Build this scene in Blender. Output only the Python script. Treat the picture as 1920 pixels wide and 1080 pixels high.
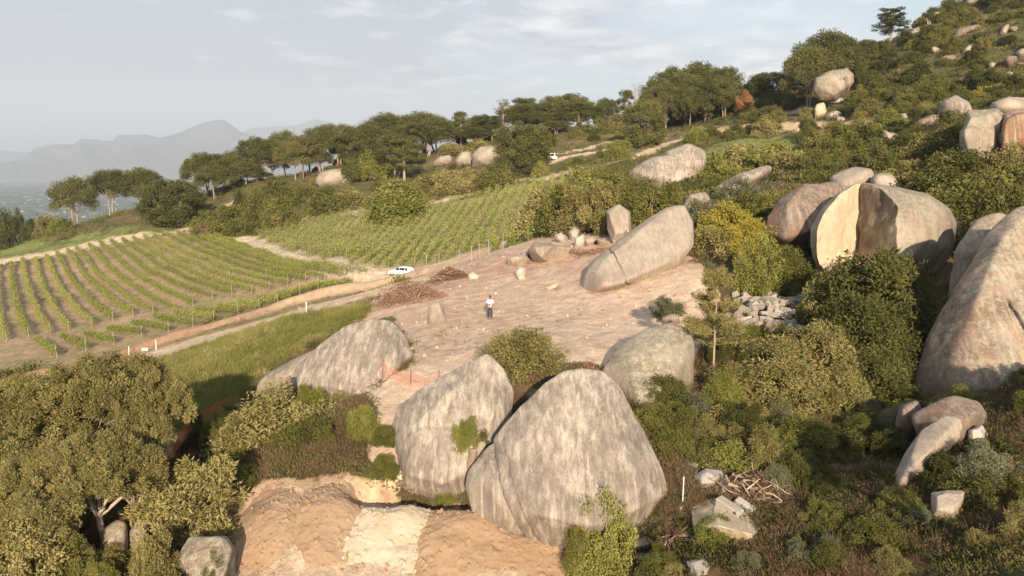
import bpy, bmesh, math, random
import numpy as np
from mathutils import Vector
R = math.radians
S = bpy.context.scene
for _o in list(bpy.data.objects):
    bpy.data.objects.remove(_o)
# ------------------------------------------------------------------ camera
FPX = 1478.0            # focal length in pixels of the 1920 wide photograph
PITCH = math.atan(225 / FPX)
CZ = 20.0
cam_d = bpy.data.cameras.new('camera')
cam = bpy.data.objects.new('camera', cam_d)
S.collection.objects.link(cam)
cam.location = (0, 0, CZ)
cam.rotation_euler = (math.pi / 2 - PITCH, 0, 0)
cam_d.sensor_width = 36.0
cam_d.lens = 36.0 * FPX / 1920
cam_d.clip_start = 0.5
cam_d.clip_end = 90000
S.camera = cam
# ------------------------------------------------------------------ sun and sky
SUN_EL, SUN_AZ = R(17.5), R(-5.5)     # light travels towards azimuth SUN_AZ from +Y
ld = Vector((math.sin(SUN_AZ) * math.cos(SUN_EL), math.cos(SUN_AZ) * math.cos(SUN_EL), -math.sin(SUN_EL)))
sun_d = bpy.data.lights.new('sun', 'SUN')
sun_d.energy = 5.0
sun_d.angle = R(0.6)
sun_d.color = (1.0, 0.83, 0.62)
sun = bpy.data.objects.new('sun', sun_d)
S.collection.objects.link(sun)
sun.rotation_euler = ld.to_track_quat('-Z', 'Y').to_euler()
sun.location = (20, -60, 60)
W = bpy.data.worlds.new('World')
S.world = W
W.use_nodes = True
nt = W.node_tree
nt.nodes.clear()
def nd(t, typ, **kw):
    n = t.nodes.new(typ)
    for k, v in kw.items():
        setattr(n, k, v)
    return n
def lk(t, a, b):
    t.links.new(a, b)
def mth(t, op, a, b=None, c=None, clamp=False):
    n = nd(t, 'ShaderNodeMath', operation=op, use_clamp=clamp)
    for i, v in enumerate((a, b, c)):
        if v is None: continue
        if isinstance(v, (int, float)): n.inputs[i].default_value = v
        else: lk(t, v, n.inputs[i])
    return n.outputs[0]
def mixc(t, fac, a, b, mode='MIX'):
    n = nd(t, 'ShaderNodeMix', data_type='RGBA', blend_type=mode)
    for s, v in ((n.inputs['Factor'], fac), (n.inputs[6], a), (n.inputs[7], b)):
        if isinstance(v, (int, float)): s.default_value = v
        elif isinstance(v, (tuple, list)): s.default_value = (*v[:3], 1)
        else: lk(t, v, s)
    return n.outputs[2]
def ramp(t, fac, stops):
    n = nd(t, 'ShaderNodeValToRGB')
    e = n.color_ramp.elements
    while len(e) < len(stops): e.new(0.5)
    for el, (p, c) in zip(e, stops):
        el.position = p
        el.color = (c, c, c, 1) if isinstance(c, (int, float)) else (*c[:3], 1)
    lk(t, fac, n.inputs[0])
    return n.outputs[0]
def noise(t, vec, scale, detail=4, rough=0.55, dist=0.0):
    n = nd(t, 'ShaderNodeTexNoise')
    n.inputs['Scale'].default_value = scale
    n.inputs['Detail'].default_value = detail
    n.inputs['Roughness'].default_value = rough
    n.inputs['Distortion'].default_value = dist
    if vec is not None: lk(t, vec, n.inputs['Vector'])
    return n.outputs[0]
def mapping(t, vec, sc=(1, 1, 1), loc=(0, 0, 0), rot=(0, 0, 0)):
    n = nd(t, 'ShaderNodeMapping')
    n.inputs['Scale'].default_value = sc
    n.inputs['Location'].default_value = loc
    n.inputs['Rotation'].default_value = rot
    lk(t, vec, n.inputs['Vector'])
    return n.outputs[0]
sky = nd(nt, 'ShaderNodeTexSky', sky_type='NISHITA', sun_disc=False)
sky.sun_elevation = SUN_EL
sky.sun_rotation = math.atan2(-ld.x, -ld.y)
sky.altitude = 300
sky.air_density = 1.0
sky.dust_density = 1.4
sky.ozone_density = 1.2
tc = nd(nt, 'ShaderNodeTexCoord')
sx = nd(nt, 'ShaderNodeSeparateXYZ')
lk(nt, tc.outputs['Generated'], sx.inputs[0])
zz = mth(nt, 'MAXIMUM', mth(nt, 'ADD', sx.outputs[2], 0.045), 0.02)
cb = nd(nt, 'ShaderNodeCombineXYZ')
lk(nt, mth(nt, 'DIVIDE', sx.outputs[0], zz), cb.inputs[0])
lk(nt, mth(nt, 'DIVIDE', sx.outputs[1], zz), cb.inputs[1])
big = noise(nt, mapping(nt, cb.outputs[0], (0.9, 0.42, 1), (3.3, 1.2, 0)), 0.62, 5, 0.55, 0.3)
fine = noise(nt, mapping(nt, cb.outputs[0], (1.0, 0.8, 1), (7, 3, 0)), 2.6, 7, 0.62, 0.2)
cov = mth(nt, 'ADD', mth(nt, 'MULTIPLY', big, 0.72), mth(nt, 'MULTIPLY', fine, 0.34))
# the cloud sheet thins out to clear sky low down and towards the right
side = mth(nt, 'MULTIPLY_ADD', sx.outputs[0], -0.22, 0.035)
low = mth(nt, 'MULTIPLY', ramp(nt, sx.outputs[2], [(0.0, 0.0), (0.05, 0.15), (0.11, 1.0)]), 1.0)
mask = mth(nt, 'MULTIPLY', ramp(nt, mth(nt, 'ADD', cov, side), [(0.41, 0.0), (0.58, 1.0)]), low)
lit = ramp(nt, mth(nt, 'ADD', mth(nt, 'MULTIPLY', fine, 0.9), mth(nt, 'MULTIPLY', sx.outputs[0], 0.35)), [(0.40, (3.0, 3.25, 3.8)), (0.68, (7.4, 7.1, 7.0))])
hz = mixc(nt, ramp(nt, sx.outputs[2], [(0.0, 0.55), (0.28, 0.28)]), sky.outputs[0], (4.0, 4.5, 4.9))
skyc = mixc(nt, mth(nt, 'MULTIPLY', mask, 0.92), hz, lit)
bg = nd(nt, 'ShaderNodeBackground')
bg.inputs['Strength'].default_value = 0.074
lk(nt, skyc, bg.inputs['Color'])
wo = nd(nt, 'ShaderNodeOutputWorld')
lk(nt, bg.outputs[0], wo.inputs[0])
S.view_settings.view_transform = 'Standard'
S.view_settings.look = 'None'
S.view_settings.exposure = 1.27
S.view_settings.gamma = 1.0
S.render.engine = 'CYCLES'
S.cycles.max_bounces = 6
S.cycles.transparent_max_bounces = 4
S.cycles.volume_bounces = 0
S.render.resolution_x, S.render.resolution_y = 1024, 576
# ------------------------------------------------------------------ small helpers
sa, ca = math.sin(PITCH), math.cos(PITCH)
def P(px, py, Y):
    """point at forward distance Y seen at photograph pixel px, py"""
    u, v = (px - 960) / FPX, (540 - py) / FPX
    dy = ca + v * sa
    dz = -sa + v * ca
    return np.array([u / dy * Y, Y, CZ + dz / dy * Y])
def px_of(p):
    d = p[1] * ca - (p[2] - CZ) * sa
    return 960 + FPX * p[0] / d, 540 - FPX * (p[1] * sa + (p[2] - CZ) * ca) / d
def slope(py):
    v = (540 - py) / FPX
    return (-sa + v * ca) / (ca + v * sa)
def _hash(ix, iy, iz, seed):
    h = (ix.astype(np.uint32) * np.uint32(374761393) + iy.astype(np.uint32) * np.uint32(668265263)
         + iz.astype(np.uint32) * np.uint32(2147483647) + np.uint32((seed * 144665) % 4294967295))
    h = (h ^ (h >> np.uint32(13))) * np.uint32(1274126177)
    h = h ^ (h >> np.uint32(16))
    h = (h * np.uint32(2246822519)) ^ (h >> np.uint32(11))
    return (h & np.uint32(0xffffff)).astype(np.float64) / 0xffffff * 2 - 1
def vnoise(p, seed=0):
    with np.errstate(over='ignore'):
        q = np.floor(p).astype(np.int64)
        f = p - q
        f = f * f * f * (f * (f * 6 - 15) + 10)
        r = 0
        for dx in (0, 1):
            wx = f[:, 0] if dx else 1 - f[:, 0]
            for dy in (0, 1):
                wy = f[:, 1] if dy else 1 - f[:, 1]
                for dz in (0, 1):
                    wz = f[:, 2] if dz else 1 - f[:, 2]
                    r = r + wx * wy * wz * _hash(q[:, 0] + dx, q[:, 1] + dy, q[:, 2] + dz, seed)
    return r
ROT = np.array([[0.8, 0.6, 0], [-0.48, 0.64, 0.6], [0.36, -0.48, 0.8]])
def fbm(p, octv=4, seed=0, gain=0.5, ridged=False):
    a, s, r = 1.0, 0.0, 0
    p = np.asarray(p, float)
    for i in range(octv):
        n = vnoise(p + 31.7 * i, seed + i)
        r = r + a * (1 - 2 * np.abs(n) if ridged else n)
        s += a
        a *= gain
        p = (p * 2.03) @ ROT.T
    return r / s
def sstep(x, a, b):
    t = np.clip((x - a) / (b - a), 0, 1)
    return t * t * (3 - 2 * t)
# ------------------------------------------------------------------ objects
def link(o, parent=None):
    S.collection.objects.link(o)
    if parent is not None: o.parent = parent
    return o
def tag(o, label=None, cat=None, group=None, kind=None):
    if label: o['label'] = label
    if cat: o['category'] = cat
    if group: o['group'] = group
    if kind: o['kind'] = kind
    return o
def empty(name, loc, rz=0.0):
    o = bpy.data.objects.new(name, None)
    o.location = loc
    o.rotation_euler = (0, 0, rz)
    o.empty_display_size = 0.3
    return link(o)
def kids(o):
    return [c for c in bpy.data.objects if c.parent == o]
def copy_tree(o, parent=None):
    c = o.copy()
    link(c, parent)
    for ch in o.children:
        copy_tree(ch, c)
    return c
def nmesh(name, v, f, mats=(), smooth=True, tint=None, mi=None, col=None):
    """mesh from numpy vertices and a list of face arrays (triangles / quads)"""
    me = bpy.data.meshes.new(name)
    v = np.asarray(v, np.float32)
    if not (isinstance(f, list) and isinstance(f[0], np.ndarray)): f = [f]
    f = [np.asarray(a, np.int32) for a in f if len(a)]
    nl = sum(a.size for a in f)
    nf = sum(len(a) for a in f)
    me.vertices.add(len(v))
    me.vertices.foreach_set('co', v.ravel())
    me.loops.add(nl)
    me.loops.foreach_set('vertex_index', np.concatenate([a.ravel() for a in f]))
    me.polygons.add(nf)
    tot = np.concatenate([np.full(len(a), a.shape[1], np.int32) for a in f])
    st = np.concatenate([[0], np.cumsum(tot)[:-1]]).astype(np.int32)
    me.polygons.foreach_set('loop_start', st)
    me.polygons.foreach_set('use_smooth', np.full(nf, smooth))
    if mi is not None: me.polygons.foreach_set('material_index', np.asarray(mi, np.int32))
    me.update(calc_edges=True)
    if tint is not None:
        at = me.attributes.new('tint', 'FLOAT', 'POINT')
        at.data.foreach_set('value', np.asarray(tint, np.float32))
    if col is not None:
        at = me.color_attributes.new('col', 'FLOAT_COLOR', 'POINT')
        c4 = np.ones((len(v), 4), np.float32)
        c4[:, :3] = col
        at.data.foreach_set('color', c4.ravel())
    for m in mats: me.materials.append(m)
    return me
class MB:
    def __init__(s):
        s.v, s.f3, s.f4, s.t, s.m3, s.m4, s.n = [], [], [], [], [], [], 0
    def add(s, v, f, tint=0.5, m=0):
        v = np.asarray(v, float)
        f = np.asarray(f, int)
        if len(f) == 0: return
        s.v.append(v)
        s.t.append(np.full(len(v), tint) if np.isscalar(tint) else np.asarray(tint))
        if f.shape[1] == 3:
            s.f3.append(f + s.n); s.m3.append(np.full(len(f), m))
        else:
            s.f4.append(f + s.n); s.m4.append(np.full(len(f), m))
        s.n += len(v)
    def mesh(s, name, mats, smooth=True):
        fs = []
        mi = []
        if s.f3: fs.append(np.concatenate(s.f3)); mi.append(np.concatenate(s.m3))
        if s.f4: fs.append(np.concatenate(s.f4)); mi.append(np.concatenate(s.m4))
        return nmesh(name, np.concatenate(s.v), fs, mats, smooth, np.concatenate(s.t), np.concatenate(mi))
    def build(s, name, mats, parent=None, smooth=True, loc=(0, 0, 0)):
        if not isinstance(mats, (list, tuple)): mats = [mats]
        o = bpy.data.objects.new(name, s.mesh(name, mats, smooth))
        o.location = loc
        return link(o, parent)
    def tube(s, pts, rad, n=6, tint=0.5, m=0):
        pts = np.asarray(pts, float)
        k = len(pts)
        rad = np.full(k, rad) if np.isscalar(rad) else np.asarray(rad, float)
        d = np.gradient(pts, axis=0)
        d /= np.linalg.norm(d, axis=1)[:, None] + 1e-9
        ref = np.array([0, 0, 1.0]) if abs(d[0][2]) < 0.8 else np.array([1.0, 0, 0])
        a = np.cross(d, ref); a /= np.linalg.norm(a, axis=1)[:, None] + 1e-9
        b = np.cross(d, a)
        th = np.arange(n) * 2 * math.pi / n
        v = (pts[:, None] + rad[:, None, None] * (np.cos(th)[None, :, None] * a[:, None] + np.sin(th)[None, :, None] * b[:, None])).reshape(-1, 3)
        i = np.arange(k - 1)[:, None] * n
        j = np.arange(n)[None]
        f = np.stack([i + j, i + (j + 1) % n, i + n + (j + 1) % n, i + n + j], -1).reshape(-1, 4)
        s.add(v, f, tint, m)
        s.add(np.vstack([v[-n:], pts[-1:]]), np.array([[q, (q + 1) % n, n] for q in range(n)]), tint, m)
    def box(s, c, size, rz=0.0, tint=0.5, m=0, rot=None, taper=1.0):
        x, y, z = np.array(size) / 2
        v = np.array([[-x, -y, -z], [x, -y, -z], [x, y, -z], [-x, y, -z], [-x * taper, -y * taper, z], [x * taper, -y * taper, z], [x * taper, y * taper, z], [-x * taper, y * taper, z]])
        if rot is not None: v = v @ np.array(rot).T
        c_, s_ = math.cos(rz), math.sin(rz)
        v = v @ np.array([[c_, s_, 0], [-s_, c_, 0], [0, 0, 1]]) + np.array(c)
        s.add(v, [[0, 3, 2, 1], [4, 5, 6, 7], [0, 1, 5, 4], [1, 2, 6, 5], [2, 3, 7, 6], [3, 0, 4, 7]], tint, m)
def fresh_mat(name):
    m = bpy.data.materials.new(name)
    m.use_nodes = True
    t = m.node_tree
    t.nodes.clear()
    out = nd(t, 'ShaderNodeOutputMaterial')
    return m, t, out
def pbsdf(t, out, col, rough=0.8, bump=None, spec=0.25, metal=0.0):
    b = nd(t, 'ShaderNodeBsdfPrincipled')
    if isinstance(col, (tuple, list)): b.inputs['Base Color'].default_value = (*col[:3], 1)
    else: lk(t, col, b.inputs['Base Color'])
    if isinstance(rough, float): b.inputs['Roughness'].default_value = rough
    else: lk(t, rough, b.inputs['Roughness'])
    b.inputs['Specular IOR Level'].default_value = spec
    b.inputs['Metallic'].default_value = metal
    if bump is not None: lk(t, bump, b.inputs['Normal'])
    lk(t, b.outputs[0], out.inputs[0])
    return b
def bumpn(t, h, strength, dist):
    n = nd(t, 'ShaderNodeBump')
    n.inputs['Strength'].default_value = strength
    n.inputs['Distance'].default_value = dist
    lk(t, h, n.inputs['Height'])
    return n.outputs[0]
def plain(name, col, rough=0.6, spec=0.3, metal=0.0, var=0.12, sc=6.0):
    m, t, out = fresh_mat(name)
    tcn = nd(t, 'ShaderNodeTexCoord')
    n = noise(t, tcn.outputs['Object'], sc, 3)
    c = mixc(t, mth(t, 'MULTIPLY', n, 1.0), tuple(x * (1 - var) for x in col), tuple(min(1, x * (1 + var)) for x in col))
    pbsdf(t, out, c, rough, None, spec, metal)
    return m
# ------------------------------------------------------------------ terrain
PLAIN_Z = CZ - 185
G = [  # visible ground: photograph pixel x, y and forward distance
(450,1075,29),(700,1075,29),(950,1075,29),(1150,1060,29.5),(200,1075,29),(-50,1075,29),(1300,1070,27),(1600,1070,25),(1900,1070,23),(2200,1070,22),
(-400,1075,29),(640,905,33.5),(850,935,33),(520,925,33),(1000,975,32),(740,705,44),(860,650,50),(1080,680,43),(920,598,59),(1200,600,56),(1300,530,62),(1000,480,82),
(1100,440,88),(870,530,75),(760,560,70),(680,590,68),(950,470,88),(750,517,122),(850,500,105),(930,467,112),(600,565,95),(450,610,97),
(250,670,97),(50,720,92),(-300,800,85),(330,720,60),(450,650,72),(550,640,66),(100,760,62),(300,690,78),(640,740,45),(430,780,47),(380,850,40),(250,900,38),(0,900,38),
(100,675,106),(300,630,110),(500,580,116),(680,530,122),(0,495,205),(150,465,205),(350,432,205),(200,550,150),(400,500,150),(0,600,138),(-300,560,205),(-300,740,110),
(450,435,195),(650,500,128),(700,460,150),(700,395,190),(850,375,190),(850,450,140),(1000,440,115),(1000,380,150),(1000,345,190),(560,470,160),
(40,470,225),(100,440,245),(230,400,255),(400,400,232),(560,350,248),(620,385,212),(750,330,242),(850,303,245),(950,320,215),(1030,302,212),(1150,282,215),(1260,266,218),(1200,298,190),
(-300,500,250),(450,340,265),(650,305,270),(850,272,275),(1050,243,278),(1200,248,255),(1300,235,240),(1400,212,240),(1300,300,160),(1250,330,130),(1400,262,180),(1500,245,180),
(1400,330,120),(1340,380,95),(1500,330,105),(1600,300,120),(1500,520,66),(1550,720,44),(1400,760,40),(1300,850,34),(1500,900,32),(1650,950,29),(1250,950,31),(1850,780,34),
(1900,950,27.5),(1700,1000,27),(1440,600,55),(1350,560,60),(1560,530,64),(1750,490,66),(1900,340,80),(1800,345,85),(1700,300,110),(1900,260,110),(1600,240,160),(1750,200,160),
(1900,150,170),(1600,170,205),(1700,66,240),(1850,-12,260),(1920,-45,265),(2200,-170,265),(1600,112,232),(2200,250,110),(2200,500,50),(2200,800,33),(1500,190,215),(2000,700,36),
(1715,756,44),(1800,758,43.5),(1900,765,42.5),(2050,775,41),(1350,700,43),(1250,760,38.5),(1200,880,33.5),
]
H_ = [  # hidden ground behind the crests: pixel x, distance, height against the camera
(0,320,-48),(450,330,-26),(850,335,-8),(1200,335,2),(1500,325,17),(1700,330,36),(1920,340,58),(2200,340,72),(-300,320,-56)]
cp, ce = [], []
for x_, y_, D in G:
    q = P(x_, y_, D); cp.append((q[0] / D, math.log(D))); ce.append((q[2] - CZ) / D)
for x_, D, z_ in H_:
    cp.append(((x_ - 960) / FPX, math.log(D))); ce.append(z_ / D)
cp, ce = np.array(cp), np.array(ce)
SC_ = np.array([1.7, 1.0])
def _U(r2):
    return np.where(r2 > 1e-12, r2 * np.log(r2 + 1e-12), 0)
def _tps():
    X = cp * SC_
    n = len(X)
    K = _U(((X[:, None] - X[None]) ** 2).sum(-1)) + np.eye(n) * 4e-4
    Pm = np.hstack([np.ones((n, 1)), X])
    A = np.zeros((n + 3, n + 3)); A[:n, :n] = K; A[:n, n:] = Pm; A[n:, :n] = Pm.T
    return np.linalg.solve(A, np.concatenate([ce, np.zeros(3)]))
TW = _tps()
def elev(a, Y):
    q = np.stack([a * SC_[0], np.log(Y) * SC_[1]], -1)
    X = cp * SC_
    r = np.zeros(len(q))
    for i in range(0, len(q), 60000):
        b = q[i:i + 60000]
        r[i:i + 60000] = _U(((b[:, None] - X[None]) ** 2).sum(-1)) @ TW[:len(X)] + TW[-3] + b @ TW[-2:]
    return r
DIP = []
BERM = []      # polyline of the soil bank, filled below
def base_h(x, y):
    Yc = np.clip(y, 22.0, 330.0)
    a = np.clip(x / np.maximum(Yc, np.minimum(y, 330)), -1.05, 1.05)
    z = CZ + Yc * elev(a, Yc)
    t = sstep(y, 300, 1000)
    return z * (1 - t) + (PLAIN_Z - 6) * t
def seg_dist(x, y, pl):
    """distance to a polyline and the signed side"""
    best = np.full(x.shape, 1e9); sd = np.zeros(x.shape); al = np.zeros(x.shape); acc = 0
    for (x0, y0), (x1, y1) in zip(pl[:-1], pl[1:]):
        dx, dy = x1 - x0, y1 - y0
        L = math.hypot(dx, dy) + 1e-9
        t = np.clip(((x - x0) * dx + (y - y0) * dy) / L / L, 0, 1)
        d = np.hypot(x - x0 - t * dx, y - y0 - t * dy)
        m = d < best
        best = np.where(m, d, best)
        sd = np.where(m, ((x - x0) * dy - (y - y0) * dx) / L, sd)
        al = np.where(m, acc + t * L, al)
        acc += L
    return best, sd, al
def bumps(x, y):
    p = np.stack([x, y, np.zeros_like(x)], -1)
    far = sstep(y, 60, 260)
    h = fbm(p * 0.11, 4, 5) * (0.25 + far * 0.9) + fbm(p * 0.7, 4, 9) * (0.10 + 0.12 * far)
    if len(BERM):
        d, sd, al = seg_dist(x, y, BERM)
        n = 0.8 + 0.35 * fbm(np.stack([al * 0.15, al * 0, al * 0], -1), 3, 4)
        h = h * (0.35 + 0.65 * sstep(d, 3, 9)) + 1.05 * n * np.exp(-(d / 1.35) ** 2)
    if len(DIP):
        d, sd, al = seg_dist(x, y, DIP)
        h = h - 1.3 * np.exp(-(d / .75) ** 2)
    return h
def ground(x, y, b=True):
    x = np.atleast_1d(np.asarray(x, float)); y = np.atleast_1d(np.asarray(y, float))
    return base_h(x, y) + (bumps(x, y) if b else 0)
_ys = np.geomspace(22, 330, 500)
def hit(px, py, b=True, ymin=22):
    """where the view ray through pixel px, py meets the ground"""
    u, v = (px - 960) / FPX, (540 - py) / FPX
    dy, dz = ca + v * sa, -sa + v * ca
    x = u / dy * _ys
    z = CZ + dz / dy * _ys
    below = z <= ground(x, _ys, b)
    below &= _ys >= ymin
    i = int(np.argmax(below)) if below.any() else len(_ys) - 1
    lo, hi = _ys[max(i - 1, 0)], _ys[i]
    for _ in range(9):
        m = (lo + hi) / 2
        if CZ + dz / dy * m <= ground(u / dy * m, m, b)[0]: hi = m
        else: lo = m
    return np.array([u / dy * hi, hi, CZ + dz / dy * hi])
def hitxy(pts, ymin=22):
    return [tuple(hit(a, b_, False, ymin)[:2]) for a, b_ in pts]
BERM = hitxy([(-160, 800), (0, 722), (150, 690), (300, 644), (420, 608), (520, 576), (640, 546), (740, 526)]) + hitxy([(840, 500), (925, 470)], 80)
DIP = hitxy([(690, 922), (780, 920), (860, 928), (930, 948), (985, 972)], 24)
T_far = hitxy([(-200, 535), (0, 492), (100, 472), (200, 455), (300, 437), (352, 430)], 150)
T_mid = hitxy([(352, 430), (420, 438), (480, 462), (560, 490), (640, 508), (740, 514), (820, 500), (930, 462)], 95)
T_top = hitxy([(352, 432), (430, 440), (560, 411), (640, 398), (720, 392), (830, 374), (920, 352), (1000, 336), (1100, 318), (1180, 300), (1225, 280), (1262, 266)], 120)
T_a = hitxy([(420, 385), (500, 378), (540, 372), (560, 360)], 150)
T_b = hitxy([(530, 380), (600, 374), (655, 366)], 150)
T_c = hitxy([(1035, 292), (1090, 282), (1150, 270), (1240, 262)], 150)
T_d = hitxy([(985, 310), (1040, 302), (1090, 293), (1150, 283), (1262, 266), (1330, 247), (1400, 238), (1470, 236)], 150)
T_e = hitxy([(1330, 247), (1400, 238), (1480, 234), (1560, 240), (1640, 236), (1720, 232)], 130)
T_g = hitxy([(1340, 222), (1440, 215), (1520, 205)], 130)
T_road = hitxy([(-160, 822), (0, 740), (150, 708), (260, 676), (400, 634), (520, 594), (640, 562), (705, 544), (760, 530)])
def poly(pts, ymin=22):
    return np.array(hitxy(pts, ymin))
def inpoly(x, y, pg):
    r = np.zeros(x.shape, bool)
    j = len(pg) - 1
    for i in range(len(pg)):
        xi, yi = pg[i]; xj, yj = pg[j]
        with np.errstate(divide='ignore', invalid='ignore'):
            c = ((yi > y) != (yj > y)) & (x < (xj - xi) * (y - yi) / (yj - yi + 1e-12) + xi)
        r ^= c
        j = i
    return r
PG = dict(
 terrace=poly([(690, 592), (700, 560), (770, 520), (840, 500), (880, 485), (960, 462), (1030, 440), (1130, 435), (1190, 455), (1330, 500), (1345, 560), (1320, 640), (1290, 700), (1120, 700), (1000, 700), (900, 690), (860, 740), (740, 900), (690, 900), (690, 740), (760, 700), (770, 650), (740, 600)]),
 pale=poly([(740, 610), (860, 600), (1000, 620), (1180, 600), (1290, 560), (1320, 640), (1290, 700), (1120, 700), (1000, 700), (900, 690), (860, 740), (740, 900), (690, 900), (690, 740), (760, 700), (770, 650)]),
 brush=poly([(740, 540), (850, 500), (980, 470), (1120, 455), (1220, 500), (1120, 560), (1040, 500), (880, 520), (820, 560), (700, 580)]),
 yard=poly([(425, 1100), (430, 960), (450, 915), (560, 900), (700, 900), (900, 915), (1000, 960), (1100, 1010), (1160, 1040), (1180, 1100)]),
 floor=poly([(400, 1140), (560, 1020), (650, 1035), (800, 1045), (1000, 1060), (1200, 1140)]),
 grass=poly([(-50, 760), (60, 725), (250, 665), (300, 650), (400, 622), (480, 596), (640, 560), (700, 548), (700, 590), (640, 610), (560, 660), (470, 730), (420, 790), (330, 860), (200, 880), (-50, 880)]),
 lush=poly([(250, 700), (330, 665), (420, 655), (450, 680), (420, 720), (380, 780), (300, 800), (250, 760)]),
 vine_l=poly([(-250, 540), (0, 498), (150, 466), (345, 438), (440, 452), (540, 498), (640, 514), (735, 512), (640, 535), (520, 566), (420, 597), (300, 632), (150, 678), (0, 700), (-250, 800)], 95),
 vine_r=poly([(425, 441), (560, 414), (680, 397), (830, 379), (1000, 342), (1075, 330), (1060, 380), (1030, 440), (960, 462), (860, 490), (760, 504), (640, 500), (540, 478)], 80),
 strip=poly([(-250, 550), (-250, 470), (0, 468), (100, 455), (200, 430), (345, 425), (345, 436), (0, 495)], 150),
 meadow=poly([(1250, 320), (1300, 285), (1380, 262), (1500, 250), (1530, 270), (1500, 300), (1400, 320), (1300, 345)], 80),
)
nA, nY = 860, 640
av = np.linspace(-1.0, 1.0, nA)
yv = np.concatenate([np.linspace(-30, 21, 14), np.geomspace(22, 340, nY), np.linspace(350, 1300, 30)])
AA, YY = np.meshgrid(av, yv)
XX = AA * np.maximum(YY, 22)
x_, y_ = XX.ravel(), YY.ravel()
zb = base_h(x_, y_)
z_ = zb + bumps(x_, y_)
pw = np.stack([x_, y_, np.zeros_like(x_)], -1)
wsc = np.clip(y_ / 60, 0.4, 3)
wx = x_ + fbm(pw * 0.5, 4, 21) * 0.9 * wsc
wy = y_ + fbm(pw * 0.5, 4, 22) * 1.6 * wsc
n1 = fbm(pw * 0.16, 5, 31)
n2 = fbm(pw * 1.1, 5, 32)
n3 = fbm(pw * 3.2, 4, 33)
C = lambda *c: np.array(c)[None, :]
def mixn(a, b, t):
    return a * (1 - t[:, None]) + b * t[:, None]
scrubc = mixn(C(.11, .105, .042), C(.17, .125, .07), sstep(n1 + n2 * 0.7, -0.25, 0.45))
scrubc = mixn(scrubc, C(.12, .14, .045), sstep(n2 - n1, 0.1, 0.6) * 0.6)
col = scrubc
cls = np.zeros(len(x_), int)       # 0 scrub 1 sand 2 grass 3 vineyard 4 road 5 near bank and gully
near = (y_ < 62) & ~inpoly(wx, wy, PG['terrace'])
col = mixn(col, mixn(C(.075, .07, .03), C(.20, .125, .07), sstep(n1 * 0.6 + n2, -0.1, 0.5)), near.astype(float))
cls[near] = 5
def paint(name, c, k=None, soft=1.0):
    global col
    m = inpoly(wx, wy, PG[name]) if isinstance(name, str) else name
    col = np.where((m > 0.5 if m.dtype != bool else m)[:, None], c, col)
    if k is not None: cls[m] = k
    return m
gr = mixn(C(.17, .185, .045), C(.36, .28, .14), sstep(n1 + n2 * 0.8, -0.2, 0.35))
paint('grass', gr, 2)
m_ = paint('lush', mixn(C(.13, .18, .03), C(.20, .23, .06), sstep(n2, -.3, .5)), 2)
paint('strip', mixn(C(.19, .205, .065), C(.13, .13, .05), sstep(n1 + n2, 0.0, .5)), 2)
paint('meadow', mixn(C(.22, .24, .08), C(.13, .13, .05), sstep(n1 + n2, 0.0, .5)), 2)
paint('vine_l', mixn(C(.36, .26, .16), C(.27, .22, .11), sstep(n2 + n1, -.3, .5)), 3)
paint('vine_r', mixn(C(.37, .29, .15), C(.26, .26, .10), sstep(n2 + n1, -.3, .5)), 3)
tan = mixn(C(.51, .36, .25), C(.61, .46, .33), sstep(n1 * .6 + n2 * .5 + n3 * .3, -.4, .4))
verge = poly([(-160, 850), (-160, 790), (0, 715), (300, 632), (520, 566), (740, 512), (760, 545), (690, 575), (480, 610), (250, 690), (0, 770)])
m_ = paint(inpoly(x_, y_, verge), mixn(C(.34, .26, .13), C(.22, .20, .08), sstep(n2 + n1, -.2, .5)), 6)
paint('terrace', tan, 1)
paint('pale', mixn(C(.55, .40, .28), C(.66, .505, .365), sstep(n1 * .7 + n2 * .5 + n3 * .3, -.4, .4)), 1)
paint('brush', mixn(C(.47, .30, .215), C(.58, .405, .30), sstep(n1 * .4 + n2 * .7 + n3 * .4, -.4, .45)), 1)
paint('yard', mixn(C(.43, .29, .18), C(.54, .39, .26), sstep(n1 + n2 * .5 + n3 * .3, -.4, .4)), 1)
paint('floor', mixn(C(.46, .345, .24), C(.56, .43, .31), sstep(n1 + n2 * .5 + n3 * .3, -.4, .4)), 1)
# reddish root litter and pale dust across the cleared terrace
t_ = (cls == 1) & (y_ > 40)
streak = fbm(np.stack([x_ * 0.9 + y_ * 0.5, y_ * 0.25 - x_ * 0.1, x_ * 0], -1), 4, 41)
col = np.where(t_[:, None], mixn(col, C(.33, .17, .11), sstep(streak + n3 * .5, .25, .7) * 0.35), col)
def road(pl, w, c, k=4, edge=0.6):
    global col, z_
    d, sd, al = seg_dist(wx * .5 + x_ * .5, wy * .5 + y_ * .5, pl)
    t = 1 - sstep(d + n2 * edge, w / 2 - edge, w / 2 + edge)
    col = mixn(col, c, t)
    cls[t > .4] = k
    d0, sd0, _ = seg_dist(x_, y_, pl)
    rut = np.exp(-((np.abs(sd0) - 0.8) / .28) ** 2) * (d0 < 2.5)
    z_[:] = z_ - 0.07 * rut
    return t
tw = hitxy([(800, 660), (880, 622), (960, 606), (1060, 570), (1090, 530)], 40); tw2 = hitxy([(1010, 660), (1100, 640), (1210, 600), (1280, 545)], 40); tw3 = hitxy([(860, 560), (960, 548), (1040, 520), (1080, 490)], 40)
for pl in (tw, tw2, tw3):
    d0, sd0, _ = seg_dist(x_, y_, pl)
    rt_ = np.exp(-((np.abs(sd0 + n2 * .15) - .95) / .22) ** 2) * (d0 < 1.6)
    col = mixn(col, C(.60, .46, .34), rt_ * .35); z_ = z_ - .09 * rt_
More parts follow.
